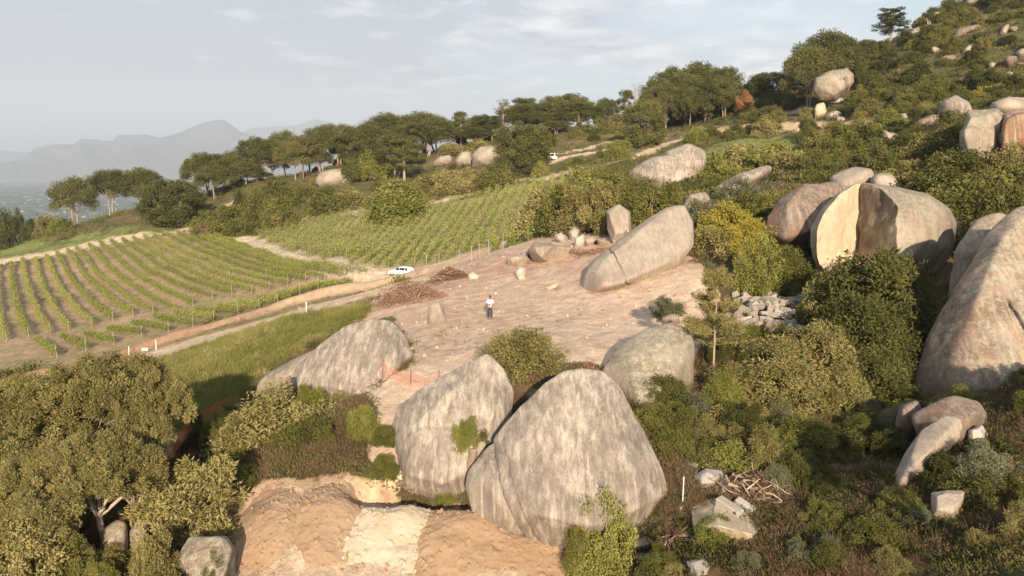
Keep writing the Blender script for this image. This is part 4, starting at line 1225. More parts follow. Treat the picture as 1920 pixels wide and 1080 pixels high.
proto(('looset', 0), loosepine, 45, 12, 4.0, 40, 34, .35)
proto(('bare', 0), baretree, 50, 10, 7, 90)
proto(('bare', 1), baretree, 51, 12, 3.6, 60, 12)
proto(('bare', 2), baretree, 52, 8, 2.0, 9)
ORD = ['first', 'second', 'third', 'fourth', 'fifth', 'sixth', 'seventh', 'eighth', 'ninth', 'tenth', 'eleventh', 'twelfth', 'thirteenth', 'fourteenth', 'fifteenth', 'sixteenth', 'seventeenth', 'eighteenth', 'nineteenth']
for tn, te_ in (('twenty', 'twentieth'), ('thirty', 'thirtieth'), ('forty', 'fortieth'), ('fifty', 'fiftieth'), ('sixty', 'sixtieth'), ('seventy', 'seventieth')):
    ORD += [te_] + [tn + ' ' + w_ for w_ in ORD[:9]]
T = [  # kind, px, top, width, Y
 ('umb',136,334,72,258),('umb',205,319,74,256),('umb',262,316,70,262),('umb',384,288,84,255),('umb',440,285,70,262),('umb',487,259,76,264),('umb',532,247,72,266),
 ('umb',600,238,70,262),('umb',632,234,80,264),('umb',684,234,82,260),('umb',729,214,90,276),('umb',790,212,100,280),('umb',803,222,100,262),('umb',742,252,84,238),('loose',757,262,60,232),
 ('umb',716,262,60,268),('umb',655,262,70,270),('umb',576,268,60,274),('umb',510,282,60,270),('umb',460,300,60,268),('umb',420,305,50,262),
 ('umb',868,226,60,272),('loose',864,210,30,262),('umb',905,216,70,272),('loose',922,218,50,266),('looset',944,186,34,270),('loose',980,184,46,284),('umb',985,197,100,276),('umb',1020,212,60,262),
 ('umb',1064,177,92,272),('loose',1086,192,48,262),('loose',1048,214,44,262),('umb',890,240,60,258),('umb',1010,236,70,268),('rnd',1137,186,40,262)]
_r = np.random.default_rng(3)
T += [(k, px + _r.uniform(14, 26), top + _r.uniform(12, 26), w * .9, Y - _r.uniform(4, 12)) for k, px, top, w, Y in T if k == 'umb' and px > 370 and _r.uniform() < .5]
T.sort(key=lambda q: q[1])
words = {'umb': 'umbrella pine', 'loose': 'loose crowned pine', 'looset': 'thin upright pine', 'rnd': 'round crowned pine'}
cnt = {}
for kd, px, top, w, Y in T:
    i = cnt.get(kd, 0); cnt[kd] = i + 1
    s = i % (4 if kd == 'umb' else 2 if kd == 'loose' else 1)
    lb = f'{words[kd]} in the long ridge row, {ORD[i]} of its kind from the left'
    put((kd, s), 'pine_tree', lb, 'pine tree', px, top, w * 1.06, Y, L_pine, B_grey, 'pines along the ridge')
put(('rnd', 0), 'pine_tree', 'big round dark pine reaching the ground beside the track, left of the bushes', 'pine tree', 320, 339, 108, 213, L_pine, B_grey)
put(('rnd', 1), 'pine_tree', 'big round dark pine just left of the far white car', 'pine tree', 980, 234, 92, 203, L_pine, B_grey)
put(('rnd', 0), 'pine_tree', 'round dark pine on a short trunk casting a shadow left of the grove', 'pine tree', 1211, 189, 70, 214, L_pine, B_grey)
put(('loose', 1), 'pine_tree', 'thin ragged pine left of the bare tall tree beside the grove', 'pine tree', 1172, 169, 30, 262, L_pine, B_grey)
put(('bare', 1), 'bare_tree', 'tall thin nearly bare tree at the left edge of the pine grove', 'tree', 1196, 144, 28, 258, L_grey, B_pale)
put(('bare', 0), 'bare_tree', 'leafless pale tree with spreading branches among the ridge pines', 'dead tree', 566, 238, 56, 258, L_dry, B_brown)
put(('bare', 0), 'bare_tree', 'leafless greyish tree behind the orange shrub at the right end of the grove', 'dead tree', 1388, 146, 26, 252, L_dry, B_grey)
put(('bare', 2), 'dead_trunk', 'bare white trunk standing on the skyline left of the reddish dome rock', 'dead tree', 1742, 34, 16, 225, L_dry, B_pale)
put(('loose', 0), 'pine_tree', 'windswept pine on the skyline left of the bare white trunk', 'pine tree', 1674, 17, 60, 236, L_dark, B_grey)
GR = [('umb',1232,150,60,258),('umb',1262,128,76,262),('umb',1310,119,90,264),('umb',1338,132,80,256),('umb',1366,127,52,250),('umb',1285,140,80,250),('umb',1322,148,86,244),('umb',1250,158,66,246),('umb',1360,150,60,244),('umb',1298,165,56,240),('rnd',1250,200,50,262),('rnd',1290,205,50,262),('rnd',1335,205,50,262),('rnd',1370,190,40,262)]
GR.sort(key=lambda q: q[1])
for i, (kd, px, top, w, Y) in enumerate(GR):
    put(('umbd', i % 2) if kd == 'umb' else ('rnd', i % 2), 'pine_tree', f'tall pine with bare lower trunks in the dense grove, {ORD[i]} from its left' if kd == 'umb' else f'low dark pine filling the shade of the dense grove, {ORD[i]} tree from its left', 'pine tree', px, top, w * 1.15, Y, L_pine, B_grey, 'pines of the dense grove')
put(('umb', 1), 'pine_tree', 'lower umbrella pine with fan branches right behind the balancing boulder', 'pine tree', 1519, 90, 98, 200, L_pine, B_grey)
put(('umb', 2), 'pine_tree', 'taller umbrella pine behind the fan branched one above the balancing boulder', 'pine tree', 1553, 61, 106, 210, L_pine, B_grey)
put(('umb', 3), 'pine_tree', 'umbrella pine at the right end of the pair above the balancing boulder', 'pine tree', 1585, 70, 50, 214, L_pine, B_grey)
put(('rnd', 1), 'pine_tree', 'small round pine on the skyline between the umbrella pines and windswept pine', 'pine tree', 1627, 75, 32, 222, L_pine, B_grey)
put(('rnd', 1), 'pine_tree', 'dark low pine left of the umbrella pines on the skyline', 'pine tree', 1452, 137, 80, 240, L_pine, B_grey)
put(('rnd', 0), 'pine_tree', 'dark low pine bush right of the orange shrub', 'pine tree', 1418, 152, 50, 246, L_pine, B_grey)
bpy.context.view_layer.update()
_dg = bpy.context.evaluated_depsgraph_get()
def onrock(px, py):
    """point of the rock or ground seen at a pixel"""
    o = Vector((0, 0, CZ)); d = Vector([float(q) for q in P(px, py, 10)]) - o
    ok, loc, nrm, ix, ob, mt = S.ray_cast(_dg, o, d.normalized())
    return np.array(loc) if ok else P(px, py, 40)
# ---- shrubs
for s in range(5): proto(('s', s), shrub, 60 + s, 3.2, 2.2, 60, 130, .17, .07, .42)          # far, coarse leaves
for s in range(4): proto(('d', s), shrub, 70 + s, 3.4, 2.4, 110, 200, .13, .05, .40, 9, .35)  # near, fine leaves
for s in range(2): proto(('o', s), shrub, 80 + s, 3.4, 2.6, 70, 200, .15, .045, .42, 22, .6, 2.5, 1.1)  # open crown, stems show
proto(('t', 0), twiggy, 90); proto(('t', 1), twiggy, 91)
SH = [
 ('s',745,341,118,174,'bright','wide rounded green shrub on the upper edge of the young vineyard'),
 ('s',485,356,54,196,'green','round green shrub left of the wide one above the track junction'),
 ('s',523,371,66,190,'green','domed green shrub nearest the young vineyard at its left corner'),
 ('s',450,358,30,206,'dark','small dark round shrub left of the pair of green domes'),
 ('s',432,385,70,196,'green','spreading green shrub just right of the big round dark pine'),
 ('s',395,398,70,192,'green','low green shrub by the track junction above the left vineyard'),
 ('s',460,400,70,190,'green','low green shrub between the track junction rocks and the domed shrub'),
 ('s',383,418,38,190,'dry','reddish dry shrub at the track junction'),
 ('s',523,333,60,226,'green','dense green shrub below the pines left of the oval boulder'),
 ('s',575,345,50,224,'green','green shrub directly left of the oval boulder'),
 ('s',612,352,72,200,'green','low green shrub in front of the oval boulder'),
 ('s',650,350,60,204,'olive','olive shrub at the right foot of the oval boulder'),
 ('s',700,284,54,240,'bright','bright green shrub below the pines right of the oval boulder'),
 ('s',665,297,50,240,'green','green shrub left of the bright one below the ridge pines'),
 ('s',845,320,60,206,'olive','olive shrub below the light grey boulder cluster'),
 ('s',932,309,72,196,'green','green shrub in front of the big round dark pine near the far car'),
 ('s',880,318,60,200,'olive','olive shrub directly under the largest light grey boulder'),
 ('s',800,330,60,212,'olive','pale olive shrub between the pine with pale trunk and boulder cluster'),
 ('s',1014,302,30,198,'bright','small bright shrub left of the far white car'),
 ('s',1160,263,44,200,'bright','bright green shrub beside the track right of the far white car'),
 ('s',1305,240,46,200,'bright','bright low shrub on the slope below the grove'),
 ('s',1120,225,60,252,'green','rounded green shrub left of the round dark pine on a short trunk'),
 ('s',1165,215,60,258,'olive','olive shrub behind the round dark pine on a short trunk'),
 ('s',900,262,60,250,'olive','pale shrub between the ridge pines above the boulder cluster'),
 ('s',850,270,50,252,'olive','pale shrub under the pines at the left of the boulder cluster'),
 ('s',1399,172,30,238,'orange','orange leaved shrub at the right end of the pine grove'),
 ('s',1445,190,60,225,'green','green shrub on the slope just below the dark low pine'),
 ('s',1480,170,60,222,'olive','olive shrub left of the fan branched umbrella pine'),
 ('s',1020,352,90,103,'olive','olive bush at the upper right corner of the young vineyard'),
 ('s',1060,345,90,96,'green','green bush above the stone heap, left of the bare branches'),
 ('o',1105,352,100,90,'olive','bush with a fan of bare pale branches above the stone heap'),
 ('s',1085,320,100,118,'bright','yellow green bush at the back of the thicket above the terrace'),
 ('s',1150,325,90,112,'green','green bush between the thicket and the grey boulder pair'),
 ('o',1210,335,110,84,'green','broad green bush overhanging the pale split rock face'),
 ('o',1150,343,84,86,'olive','olive bush hanging over the left side of the upright pale split rock'),
 ('s',1250,350,80,86,'green','green bush above the middle of the whaleback boulder'),
 ('s',1345,290,90,122,'bright','light green bush right of the wrinkled grey boulder'),
 ('s',1395,272,100,130,'olive','light olive bush on the slope above the half buried boulder'),
 ('s',1448,268,90,124,'bright','yellow green bush left of the dark thicket on the middle slope'),
 ('s',1490,285,76,116,'olive','olive bush with pale stems above the brown angular boulder'),
 ('s',1585,238,80,124,'green','green thicket bush in the middle of the right slope, left one'),
 ('s',1630,240,80,122,'dark','dark thicket bush in the middle of the right slope, right one'),
 ('s',1560,262,60,112,'green','green bush below the thicket on the right slope'),
 ('o',1385,335,90,90,'grey','grey green bush over the right end of the half buried boulder'),
 ('o',1330,375,70,80,'grey','grey green bush against the upper end of the whaleback boulder'),
 ('s',1365,382,90,78,'yellow','yellowish bush between the whaleback boulder and the brown angular boulder'),
 ('o',1350,425,110,71,'olive','brownish olive bush right of the whaleback boulder'),
 ('s',1412,362,80,82,'green','green bush left of the brown angular boulder'),
 ('o',1405,415,90,70,'yellow','yellow green bush under the brown angular boulder'),
 ('d',1425,448,84,62,'bright','bright green rounded bush above the rubble heap'),
 ('d',1475,465,76,62,'green','green bush between the rubble heap and the wedge cut boulder'),
 ('s',1840,250,120,92,'dark','dark green bush in front of the rust stained cliff rock'),
 ('s',1790,285,130,84,'dark','large dark green bush below the grey fluted pillar'),
 ('s',1880,310,120,76,'green','green bush between the cliff and the gigantic boulder'),
 ('s',1735,265,90,104,'green','green bush left of the low pale broken rock'),
 ('s',1715,305,90,88,'olive','olive bush directly above the wedge cut boulder'),
 ('s',1810,335,120,76,'green','green bush right above the wedge cut boulder'),
 ('s',1885,355,110,64,'dark','dark bush hanging over the top of the gigantic boulder'),
 ('s',1770,240,50,112,'dry','dry brown bush left of the grey fluted pillar'),
 ('d',1655,478,200,52,'dark','largest dark green bush covering the foot of the wedge cut boulder'),
 ('d',1570,512,120,55,'olive','brownish green bush at the lower left of the wedge cut boulder'),
 ('d',1705,490,90,54,'dark','dark bush between the wedge cut boulder and the gigantic boulder'),
 ('d',1610,560,150,47,'dark','dark green bush in the middle of the gully below the wedge cut boulder'),
 ('d',1655,600,110,46,'dark','dark green bush in the gully beside the pale flank'),
 ('d',1540,615,140,44,'olive','pale olive bush in the gully right below the rubble heap'),
 ('o',1430,635,150,43,'olive','olive bush on the lower side of the rubble heap'),
 ('d',1480,680,140,40.5,'olive','olive bush in the centre of the lower gully'),
 ('d',1570,690,130,41,'olive','grey olive bush on the sunlit edge of the dark gully'),
 ('d',1640,660,140,43,'dark','dark bush directly left of the pale flank of rock'),
 ('o',1370,690,110,40.5,'olive','olive bush around the foot of the thin young pine'),
 ('d',1245,705,80,39,'green','green bush on the right side of the lichen grey boulder'),
 ('o',1290,740,100,38,'grey','pale twiggy bush right of the lichen grey boulder'),
 ('d',1225,760,80,36.5,'green','green bush hugging the right edge of the huge dome boulder'),
 ('d',1340,770,120,37,'olive','olive bush in the lower gully left of the centre'),
 ('d',1260,810,90,34.5,'green','green bush at the lower right edge of the huge dome boulder'),
 ('d',1330,830,90,34,'green','green bush above the white angular rock'),
 ('d',1420,770,110,37.5,'olive','mid green bush left of the shaded part of the gully'),
 ('d',1385,835,110,33,'bright','bright yellow green bush above the branch pile'),
 ('d',1510,785,110,34.5,'green','upright green bush at the left border of the dark shade'),
 ('d',1480,840,90,32.5,'green','green bush right of the bright yellow green bush'),
 ('d',1590,810,120,35,'dark','shaded bush in the dark part of the gully'),  # here and in the next two, gully shade is put into leaf colour
 ('d',1560,880,110,32,'dark','low shaded bush at the bottom of the dark gully'),
 ('d',1640,880,90,31,'dark','shaded bush left of the tongue of pink rock'),
 ('d',1780,855,110,30,'dark','dark green groundcover bush right of the tongue of pink rock'),
 ('d',1860,830,130,31,'dark','wide dark green bush at the right edge below the humped boulder'),
 ('d',1840,890,130,28.5,'dark','dark green bush above the tan outcrop'),
 ('d',1645,975,110,26.5,'green','spiky dark green bush at the bottom right, left of the reddish slope'),
 ('d',1235,1025,70,27.6,'green','small green bush at the bottom below the broad pale shelf'),
 ('d',1345,972,78,28.2,'bright','pincushion bush with pale yellow tips on the rock platform'),
 ('d',30,990,150,27.2,'olive','low rounded olive bush in the bottom left corner'),
 ('o',90,960,110,28.4,'olive','olive bush left of the shaded rock behind the white trunk'),
 ('d',290,1000,80,27.8,'olive','low olive bush below the pale open shrub'),
 ('t',1450,1000,100,27.4,'dry','dry brown brush right of the rock platform'),
 ('t',1530,930,100,29.6,'dry','dry brown brush between the branch pile and the dark gully'),
 ('t',1500,985,90,28,'dry','dry grey brown brush below the branch pile'),
 ('o',1555,1005,60,26.4,'grey','small pale grey bush near the bottom edge'),
 ('o',1500,1020,60,26,'grey','pale spiky bush at the bottom edge right of the faceted stone'),
 ('d',1690,918,70,28.4,'green','green bush under the lower end of the tongue of pink rock'),
 ('o',1720,950,70,27.6,'grey','pale grassy bush left of the tan outcrop'),
 ('t',1760,995,120,25.4,'dry','dry grey brush below the tan outcrop'),
 ('t',1870,990,120,25,'dry','reddish dry brush near the bottom right corner'),
 ('d',1770,742,50,40,'olive','olive bush at the foot of the pale flank of rock'),
 ('d',1870,742,90,38,'olive','brown green bush below the tan bulge of stained rock'),
 ('o',1900,760,100,34,'dry','reddish dry bush at the right edge behind the humped grey boulder'),
 ('d',1840,1000,70,25,'olive','olive tuft bush above the long white block'),
 ('d',1130,930,112,29.2,'bright','bright green bush growing at the foot of the huge dome boulder'),
 ('o',1085,985,50,28.8,'green','little ragged bush left of the bright green one'),
 ('d',990,622,156,43.5,'olive','dense domed olive bush between the two big boulders at the terrace edge'),
 ('o',872,790,50,None,'bright','small green tuft growing on the broad pale grey boulder'),
 ('o',905,810,34,None,'green','tiny green tuft in the cleft beside the huge dome boulder'),
 ('d',722,800,44,None,'green','narrow green shrub climbing the sandy bank left of the pale boulder'),
 ('d',722,855,50,None,'green','dark green shrub at the lower end of the sandy bank'),
 ('d',835,905,36,None,'bright','little bright tuft at the foot of the broad pale grey boulder'),
 ('d',520,733,190,40,'olive','big dense olive bush below the tree stump'),
 ('d',470,780,120,39,'olive','left lobe bush of the mass below the tree stump'),
 ('d',590,790,130,37.5,'green','green bush above the left end of the sand yard'),
 ('d',440,850,110,37,'dark','dark shaded bush left of the sand yard'),  # dark underside of the olive bushes, its shade put into leaf colour
 ('d',540,860,120,35.2,'dark','dark green bush right above the tan soil heaps'),
 ('o',655,745,90,42,'olive','thin branched bush beside the sandy bank'),
 ('o',670,800,70,38,'green','open bush with bare twigs on the sandy bank'),
 ('t',620,870,80,34.5,'dry','dry brown twigs above the tan soil heap'),
 ('d',640,578,40,73,'green','small upright green shrub on the grass beside the road'),
 ('d',683,584,26,70,'bright','tiny bright green shrub at the left edge of the terrace'),
 ('o',505,625,60,72,'grey','pale grey tuft shrub in the grass'),
 ('o',345,868,175,31.4,'olive','pale open shrub with visible bare branches left of the sand yard'),
 ('t',455,590,60,97,'dry','dry uprooted bush lying beside the dirt road'),
 ('o',1255,560,56,56.5,'grey','grey leafless looking shrub at the right end of the terrace'),
 ('o',1060,452,50,88,'olive','thin olive tuft over the broad flat slab'),
 ('s',115,410,46,242,'bright','pale green bush on the meadow left of the umbrella pines'),
 ('s',85,405,36,250,'olive','yellowish bush behind the pale green one at the left'),
 ('s',5,395,46,262,'dark','dark conifer like bush at the left edge'),
 ('s',30,393,24,262,'dark','dark pointed bush next to the left edge one'),
 ('s',55,412,34,258,'dark','low dark bush right of the dark pointed bush'),
 ('s',195,405,50,250,'bright','light green bush below the second umbrella pine'),
 ('s',240,395,50,252,'green','green bush left of the big round dark pine'),
 ('s',1700,120,24,205,'grey','pale silvery bush with flower heads halfway up the slope'),
 ('s',1810,105,44,205,'yellow','yellow flowering bush beside the broad grey slab'),
 ('s',1860,160,70,160,'yellow','yellow green bush above the upper right cliff'),
 ('s',1668,205,52,150,'bright','rounded light green bush right of the small pale pillar of rock'),
]
for i, (kd, px, top, w, Y, lf_, lb) in enumerate(SH):
    s = i % {'s': 5, 'd': 4, 'o': 2, 't': 2}[kd]
    if Y is None:
        q_ = onrock(px, top + w * .75); Y = q_[1]
    nm = 'dry_bush' if kd == 't' else 'bush'
    if nm == 'dry_bush' or lf_ != 'dry': pass
    bk = B_pale if lf_ == 'grey' else (B_grey if kd == 'o' else B_brown)
    put((kd, s), nm, lb, 'bush', px, top, w * 1.08, Y, LEAFM[lf_], bk)
# foreground trees at the left
def bigtree(seed, w, h, n, per, L, Wd, cr, trunk_h, lean_=0.0, lobes=7):
    """broad crown made of rounded lobes, each lobe many sprays of small leaves"""
    rng = np.random.default_rng(seed)
    lc = []
    for k in range(lobes):
        th = 2 * math.pi * (k + rng.uniform(0, .6)) / lobes
        q = rng.uniform(.35, .68)
        lc.append([w / 2 * q * math.cos(th), w / 2 * q * math.sin(th), trunk_h + (h - trunk_h) * rng.uniform(.25, .62), w * rng.uniform(.19, .27)])
    lc.append([0, 0, h - w * .24, w * .27]); lc.append([w * .12, -w * .2, trunk_h + (h - trunk_h) * .45, w * .26])
    lc = np.array(lc)
    idx = rng.integers(len(lc), size=n)
    u = unit(rng, n)
    u[:, 2] = np.where(u[:, 2] < -.3, -u[:, 2], u[:, 2])
    rr = lc[idx, 3] * rng.uniform(0, 1, n) ** .22
    C_ = lc[idx, :3] + u * rr[:, None] * [1, 1, .85]
    mb = MB()
    Rr = cr * rng.uniform(.7, 1.3, n)
    ii = np.repeat(np.arange(n), per)
    v = unit(rng, len(ii)) * .9 + u[ii] * .45
    r = rng.uniform(0, 1, len(ii)) ** .5
    p = C_[ii] + v * (r * Rr[ii])[:, None]
    tn = (.5 + rng.uniform(-.22, .22, n))[ii] + rng.normal(0, .1, len(ii))
    leaves(mb, p, v, rng, L, Wd, tn, 0, .9)
    tb = MB()
    fk = np.array([lean_, 0, trunk_h * .7])
    branch(tb, [0, 0, -.4], fk, .16, .12, rng, .05, 8)
    for l in lc:
        p_ = branch(tb, fk, l[:3], .09, .035, rng, .15, 6, 0, 8)
        for q in range(9):
            a = p_[rng.integers(3, 8)]
            branch(tb, a, l[:3] + unit(rng, 1)[0] * l[3] * .8, .028, .008, rng, .12, 4)
    return mb, tb
proto(('big', 0), bigtree, 101, 6.2, 5.6, 420, 190, .13, .042, .34, 2.0)
proto(('big', 1), bigtree, 102, 5.6, 5.2, 380, 190, .13, .042, .34, 1.9)
proto(('big', 2), bigtree, 103, 4.6, 4.4, 300, 190, .13, .042, .32, 2.2, .3, 5)
BT = [(0,185,672,250,36,B_grey,'tallest crown of the foreground olive green trees, beside the shaded grass'),
 (1,262,705,170,35,B_grey,'foreground tree whose crown edges the shaded grass and plastic barrier'),
 (1,60,712,250,35,B_grey,'foreground tree at the left edge below the dirt road'),
 (0,-40,800,230,32.5,B_grey,'foreground tree cut by the left edge of the view'),
 (2,185,838,190,30.6,B_pale,'foreground tree with a white forked trunk'),
 (1,110,830,200,31,B_grey,'olive foreground tree left of the white forked trunk'),
 (2,55,930,170,28.8,B_pale,'low foreground tree in the bottom left corner with a pale bent trunk'),
 (2,240,842,100,31.6,B_grey,'small foreground tree between the white forked trunk and the open shrub')]
for s, px, top, w, Y, bk, lb in BT:
    put(('big', s), 'tree', lb, 'tree', px, top, w, Y, L_olive, bk)
for px, top, w, Y, lb in [(130, 1010, 90, 28.0, 'dark green undergrowth bush beside the white forked trunk'), (400, 1040, 60, 27.6, 'green plant with red flowers at the bottom edge'), (30, 700, 60, 60, 'green bush behind the foreground trees at the left edge')]:
    put(('d', 1), 'bush', lb, 'bush', px, top, w, Y, L_green)
_px = 960 + 15.4 / 19.4 * FPX  # unseen olive tree, added only to cast shade into the gully
put(('big', 2), 'tree', 'olive tree standing just beyond the right edge of the view, added to shade the gully', 'tree', _px, 800, 1, 19.4, L_olive, B_grey)
_t = [o for o in bpy.data.objects if o.get('label', '').startswith('olive tree standing just beyond')][0]
_t.location = (15.4, 19.4, float(gz(15.4, 19.4)[0])); _t.scale = (.8, .8, 1.25)
# the thin young pine above the gully
def youngpine(seed, h=5.5):
    rng = np.random.default_rng(seed)
    tb, mb = MB(), MB()
    tb.tube([[0, 0, -.4], [.05, 0, h * .4], [-.05, .05, h * .97]], [.06, .045, .012], 6)
    for k in range(46):
        z = h * rng.uniform(.22, .97)
        L_ = (h - z) * .32 + .25
        th = rng.uniform(0, 6.28)
        e = np.array([math.cos(th) * L_, math.sin(th) * L_, z + L_ * .25])
        p = branch(tb, [0, 0, z], e, .02, .006, rng, .08, 4)
        n = 300 if z > h * .34 else 60
        c = p[rng.integers(2, 6, n)] + rng.normal(0, .09, (n, 3))
        leaves(mb, c, np.repeat([e - [0, 0, z]], n, 0) / L_, rng, .22, .03, rng.uniform(.3, .9, n), 0, .6)
    return mb, tb
proto(('young', 0), youngpine, 120)
put(('young', 0), 'pine_sapling', 'thin young pine with a bare lower stem standing left of the rubble heap', 'pine tree', 1345, 505, 96, 42.5, L_olive, B_grey)
print('named plants', len(PLANTS))
# ---- scattered individual shrubs on the slopes
rng = np.random.default_rng(5)
def clear_of(x, y, r, k=.7):
    for cx, cy, rx, ry in ROCKS:
        if abs(x - cx) < rx * k + r * .3 and abs(y - cy) < ry * k + r * .3: return False
    return True
SLOPE = poly([(1260, 262), (1400, 215), (1500, 150), (1600, 110), (1700, 70), (1800, 5), (1930, -10), (2100, -60), (2100, 380), (1900, 330), (1700, 330), (1550, 330), (1430, 300), (1400, 262)], 70)
RIDGE = np.array(hitxy([(-100, 470), (60, 455), (230, 420), (350, 425), (560, 405), (680, 390), (830, 368), (960, 340), (1180, 292), (1260, 262)], 150) + [(60, 290), (0, 285), (-60, 275), (-140, 265), (-200, 262)])
def tooclose(x, y, r, lst, k=.5):
    return any((x - a) ** 2 + (y - b) ** 2 < (k * (r + c)) ** 2 for a, b, c in lst)
placed = []
cand = 0
kinds = ['green', 'dark', 'green', 'olive', 'dark', 'pine']
import itertools
def scatter(n, region, lab, grp, rmin, rmax, mats, amin, amax, y0, y1, k=.62, tries=9000, px_min=0):
    c = 0
    for _ in range(tries):
        if c >= n: break
        a = rng.uniform(amin, amax); Y = math.exp(rng.uniform(math.log(y0), math.log(y1)))
        x = a * Y
        if not inpoly(np.array([x]), np.array([Y]), region)[0]: continue
        if gcls(x, Y)[0] not in (0, 5): continue
        r = rng.uniform(rmin, rmax) * (.7 + .3 * Y / y1)
        if not clear_of(x, Y, r) or tooclose(x, Y, r, placed, k) or tooclose(x, Y, r, PLANTS, .45): continue
        placed.append((x, Y, r))
        z = float(gz(x, Y)[0]) - .15
        key = ('s', int(rng.integers(5)))
        lfk = mats[int(rng.integers(len(mats)))]
        lf_ = LEAFM[lfk]
        o = bpy.data.objects.new('shrub', getmesh(key, 0, [lf_, B_brown], 'shrub'))
        s = 2 * r / 3.2
        o.location = (x, Y, z); o.scale = (s * rng.uniform(.9, 1.25), s, s * rng.uniform(.7, 1.15)); o.rotation_euler = (0, 0, rng.uniform(0, 6.28))
        link(o)
        cw = dict(green='mid green', dark='dark green', olive='olive', pine='deep green', grey='grey green')[lfk]
        zw = ('upper' if Y > 190 else 'lower') if grp.endswith('slope') else ('left' if a < -.2 else 'right')
        tag(o, f'{cw} rounded wild {lab}, {zw} part', 'shrub', f'{cw} wild {grp}, {zw} part')
        c += 1
    print(grp, c)
scatter(290, SLOPE, 'shrub on the boulder strewn right hand slope', 'shrubs of the right hand slope', 1.6, 4.0, ['green', 'dark', 'green', 'olive', 'dark', 'pine', 'green'], .15, .75, 85, 272, .52)
scatter(100, RIDGE, 'shrub between the pine ridge and the upper track', 'shrubs below the pine ridge', 1.0, 2.6, ['green', 'olive', 'grey', 'green', 'dark'], -.7, .3, 185, 285, .6)
GULLY = poly([(1190, 1120), (1230, 900), (1200, 760), (1310, 640), (1400, 540), (1510, 500), (1700, 480), (1720, 760), (1900, 720), (2150, 800), (2150, 1150)])
RUB = hit(1442, 590, False, 40)[:2]
def nearscatter(n, region, rmin, rmax, mats, zone, seed, a0, a1, tries=6000):
    rn = np.random.default_rng(seed); c = 0; loc_ = []
    for _ in range(tries):
        if c >= n: break
        a = rn.uniform(a0, a1); Y = math.exp(rn.uniform(math.log(23.5), math.log(62))); x = a * Y
        if not inpoly(np.array([x]), np.array([Y]), region)[0] or gcls(x, Y)[0] != 5: continue
        r = rn.uniform(rmin, rmax)
        if math.hypot(x - RUB[0], Y - RUB[1]) < 4.2 or abs(x - RUB[0] * Y / RUB[1]) < 2.6 and 0 < RUB[1] - Y < 5: continue
        if not clear_of(x, Y, r, .95) or tooclose(x, Y, r, loc_, .55) or tooclose(x, Y, r, PLANTS, .4): continue
        loc_.append((x, Y, r))
        k = mats[int(rn.integers(len(mats)))]
        if Y < 30 and x > 6.5: k = ['dry', 'dry', 'olive', 'grey', 'green', 'dry'][int(rn.integers(6))]
        key = ('t', int(rn.integers(2))) if k == 'dry' else ('d', int(rn.integers(4))) if rn.uniform() < .6 else ('o', int(rn.integers(2)))
        o = bpy.data.objects.new('bush', getmesh(key, 0, [LEAFM[k], B_brown], 'bush'))
        s_ = 2 * r / 3.4
        o.location = (x, Y, float(gz(x, Y)[0]) - .1); o.scale = (s_ * rn.uniform(.85, 1.2), s_, s_ * rn.uniform(.8, 1.2)); o.rotation_euler = (0, 0, rn.uniform(0, 6.28))
        link(o)
        cw = dict(green='mid green', dark='dark green', olive='olive', grey='grey green', dry='dry brown', bright='light green')[k]
        tag(o, f'small {cw} bush among the undergrowth of {zone}', 'bush', f'small {cw} bushes of {zone}'); c += 1
    print('near', zone, c)
nearscatter(120, GULLY, .5, 1.25, ['green', 'dark', 'olive', 'dark', 'olive', 'dry', 'grey', 'bright', 'green'], 'the lower right slope', 31, .1, .75)
LEFTB = poly([(-200, 1150), (-200, 860), (200, 880), (330, 860), (420, 790), (480, 740), (690, 740), (690, 900), (450, 915), (420, 1150)])
nearscatter(40, LEFTB, .5, 1.2, ['green', 'dark', 'olive', 'dry', 'bright'], 'the lower left bank', 32, -.75, -.1)
# ---- ground cover that nobody could count
CARS = [tuple(hit(1029, 302, False, 150)[:2])]
def cover(name, label, cat, n, per, hgt, wid, leafL, leafW, mat, classes, y0, y1, a0, a1, seed, dens=None, spiky=1.2, avoid=True):
    rng = np.random.default_rng(seed)
    a = rng.uniform(a0, a1, n); Y = np.exp(rng.uniform(math.log(y0), math.log(y1), n))
    x = a * Y
    k = np.isin(gcls(x, Y), classes)
    for cx_, cy_ in CARS: k &= ~((np.abs(x - cx_ * Y / cy_) < 3.4) & (Y < cy_ + 3) & (Y > cy_ - 14))
    pp = np.stack([x, Y, x * 0], -1)
    if dens is not None: k &= fbm(pp * dens[0], 4, seed) > dens[1]
    x, Y = x[k], Y[k]
    z = gz(x, Y)
    m = len(x)
    sc = rng.uniform(.6, 1.4, m) * (1 if y0 > 60 else 1)
    idx = np.repeat(np.arange(m), per)
    g = rng.normal(0, 1, (len(idx), 3)); g[:, 2] = np.abs(g[:, 2])
    g = g / (np.linalg.norm(g, axis=1)[:, None]) * (rng.uniform(0, 1, len(idx)) ** .4)[:, None]
    c = np.stack([x[idx] + g[:, 0] * wid * sc[idx], Y[idx] + g[:, 1] * wid * sc[idx], z[idx] + g[:, 2] * hgt * sc[idx]], -1)
    mb = MB()
    out = g + [0, 0, .5]
    t = (rng.uniform(.25, .75, m) + .5 * fbm(pp[k] * .15, 3, seed + 2))[idx] + rng.normal(0, .08, len(idx))
    leaves(mb, c, out, rng, leafL, leafW, t, 0, spiky)
    o = mb.build(name, [mat], None, False)
    tag(o, label, cat, None, 'stuff')
    print(name, m)
cover('low_scrub', 'low grey green scrub covering the slopes between the larger shrubs', 'scrub', 26000, 24, .95, 1.2, .48, .18, L_green, (0,), 66, 290, -.8, .9, 201, (.06, -.3))
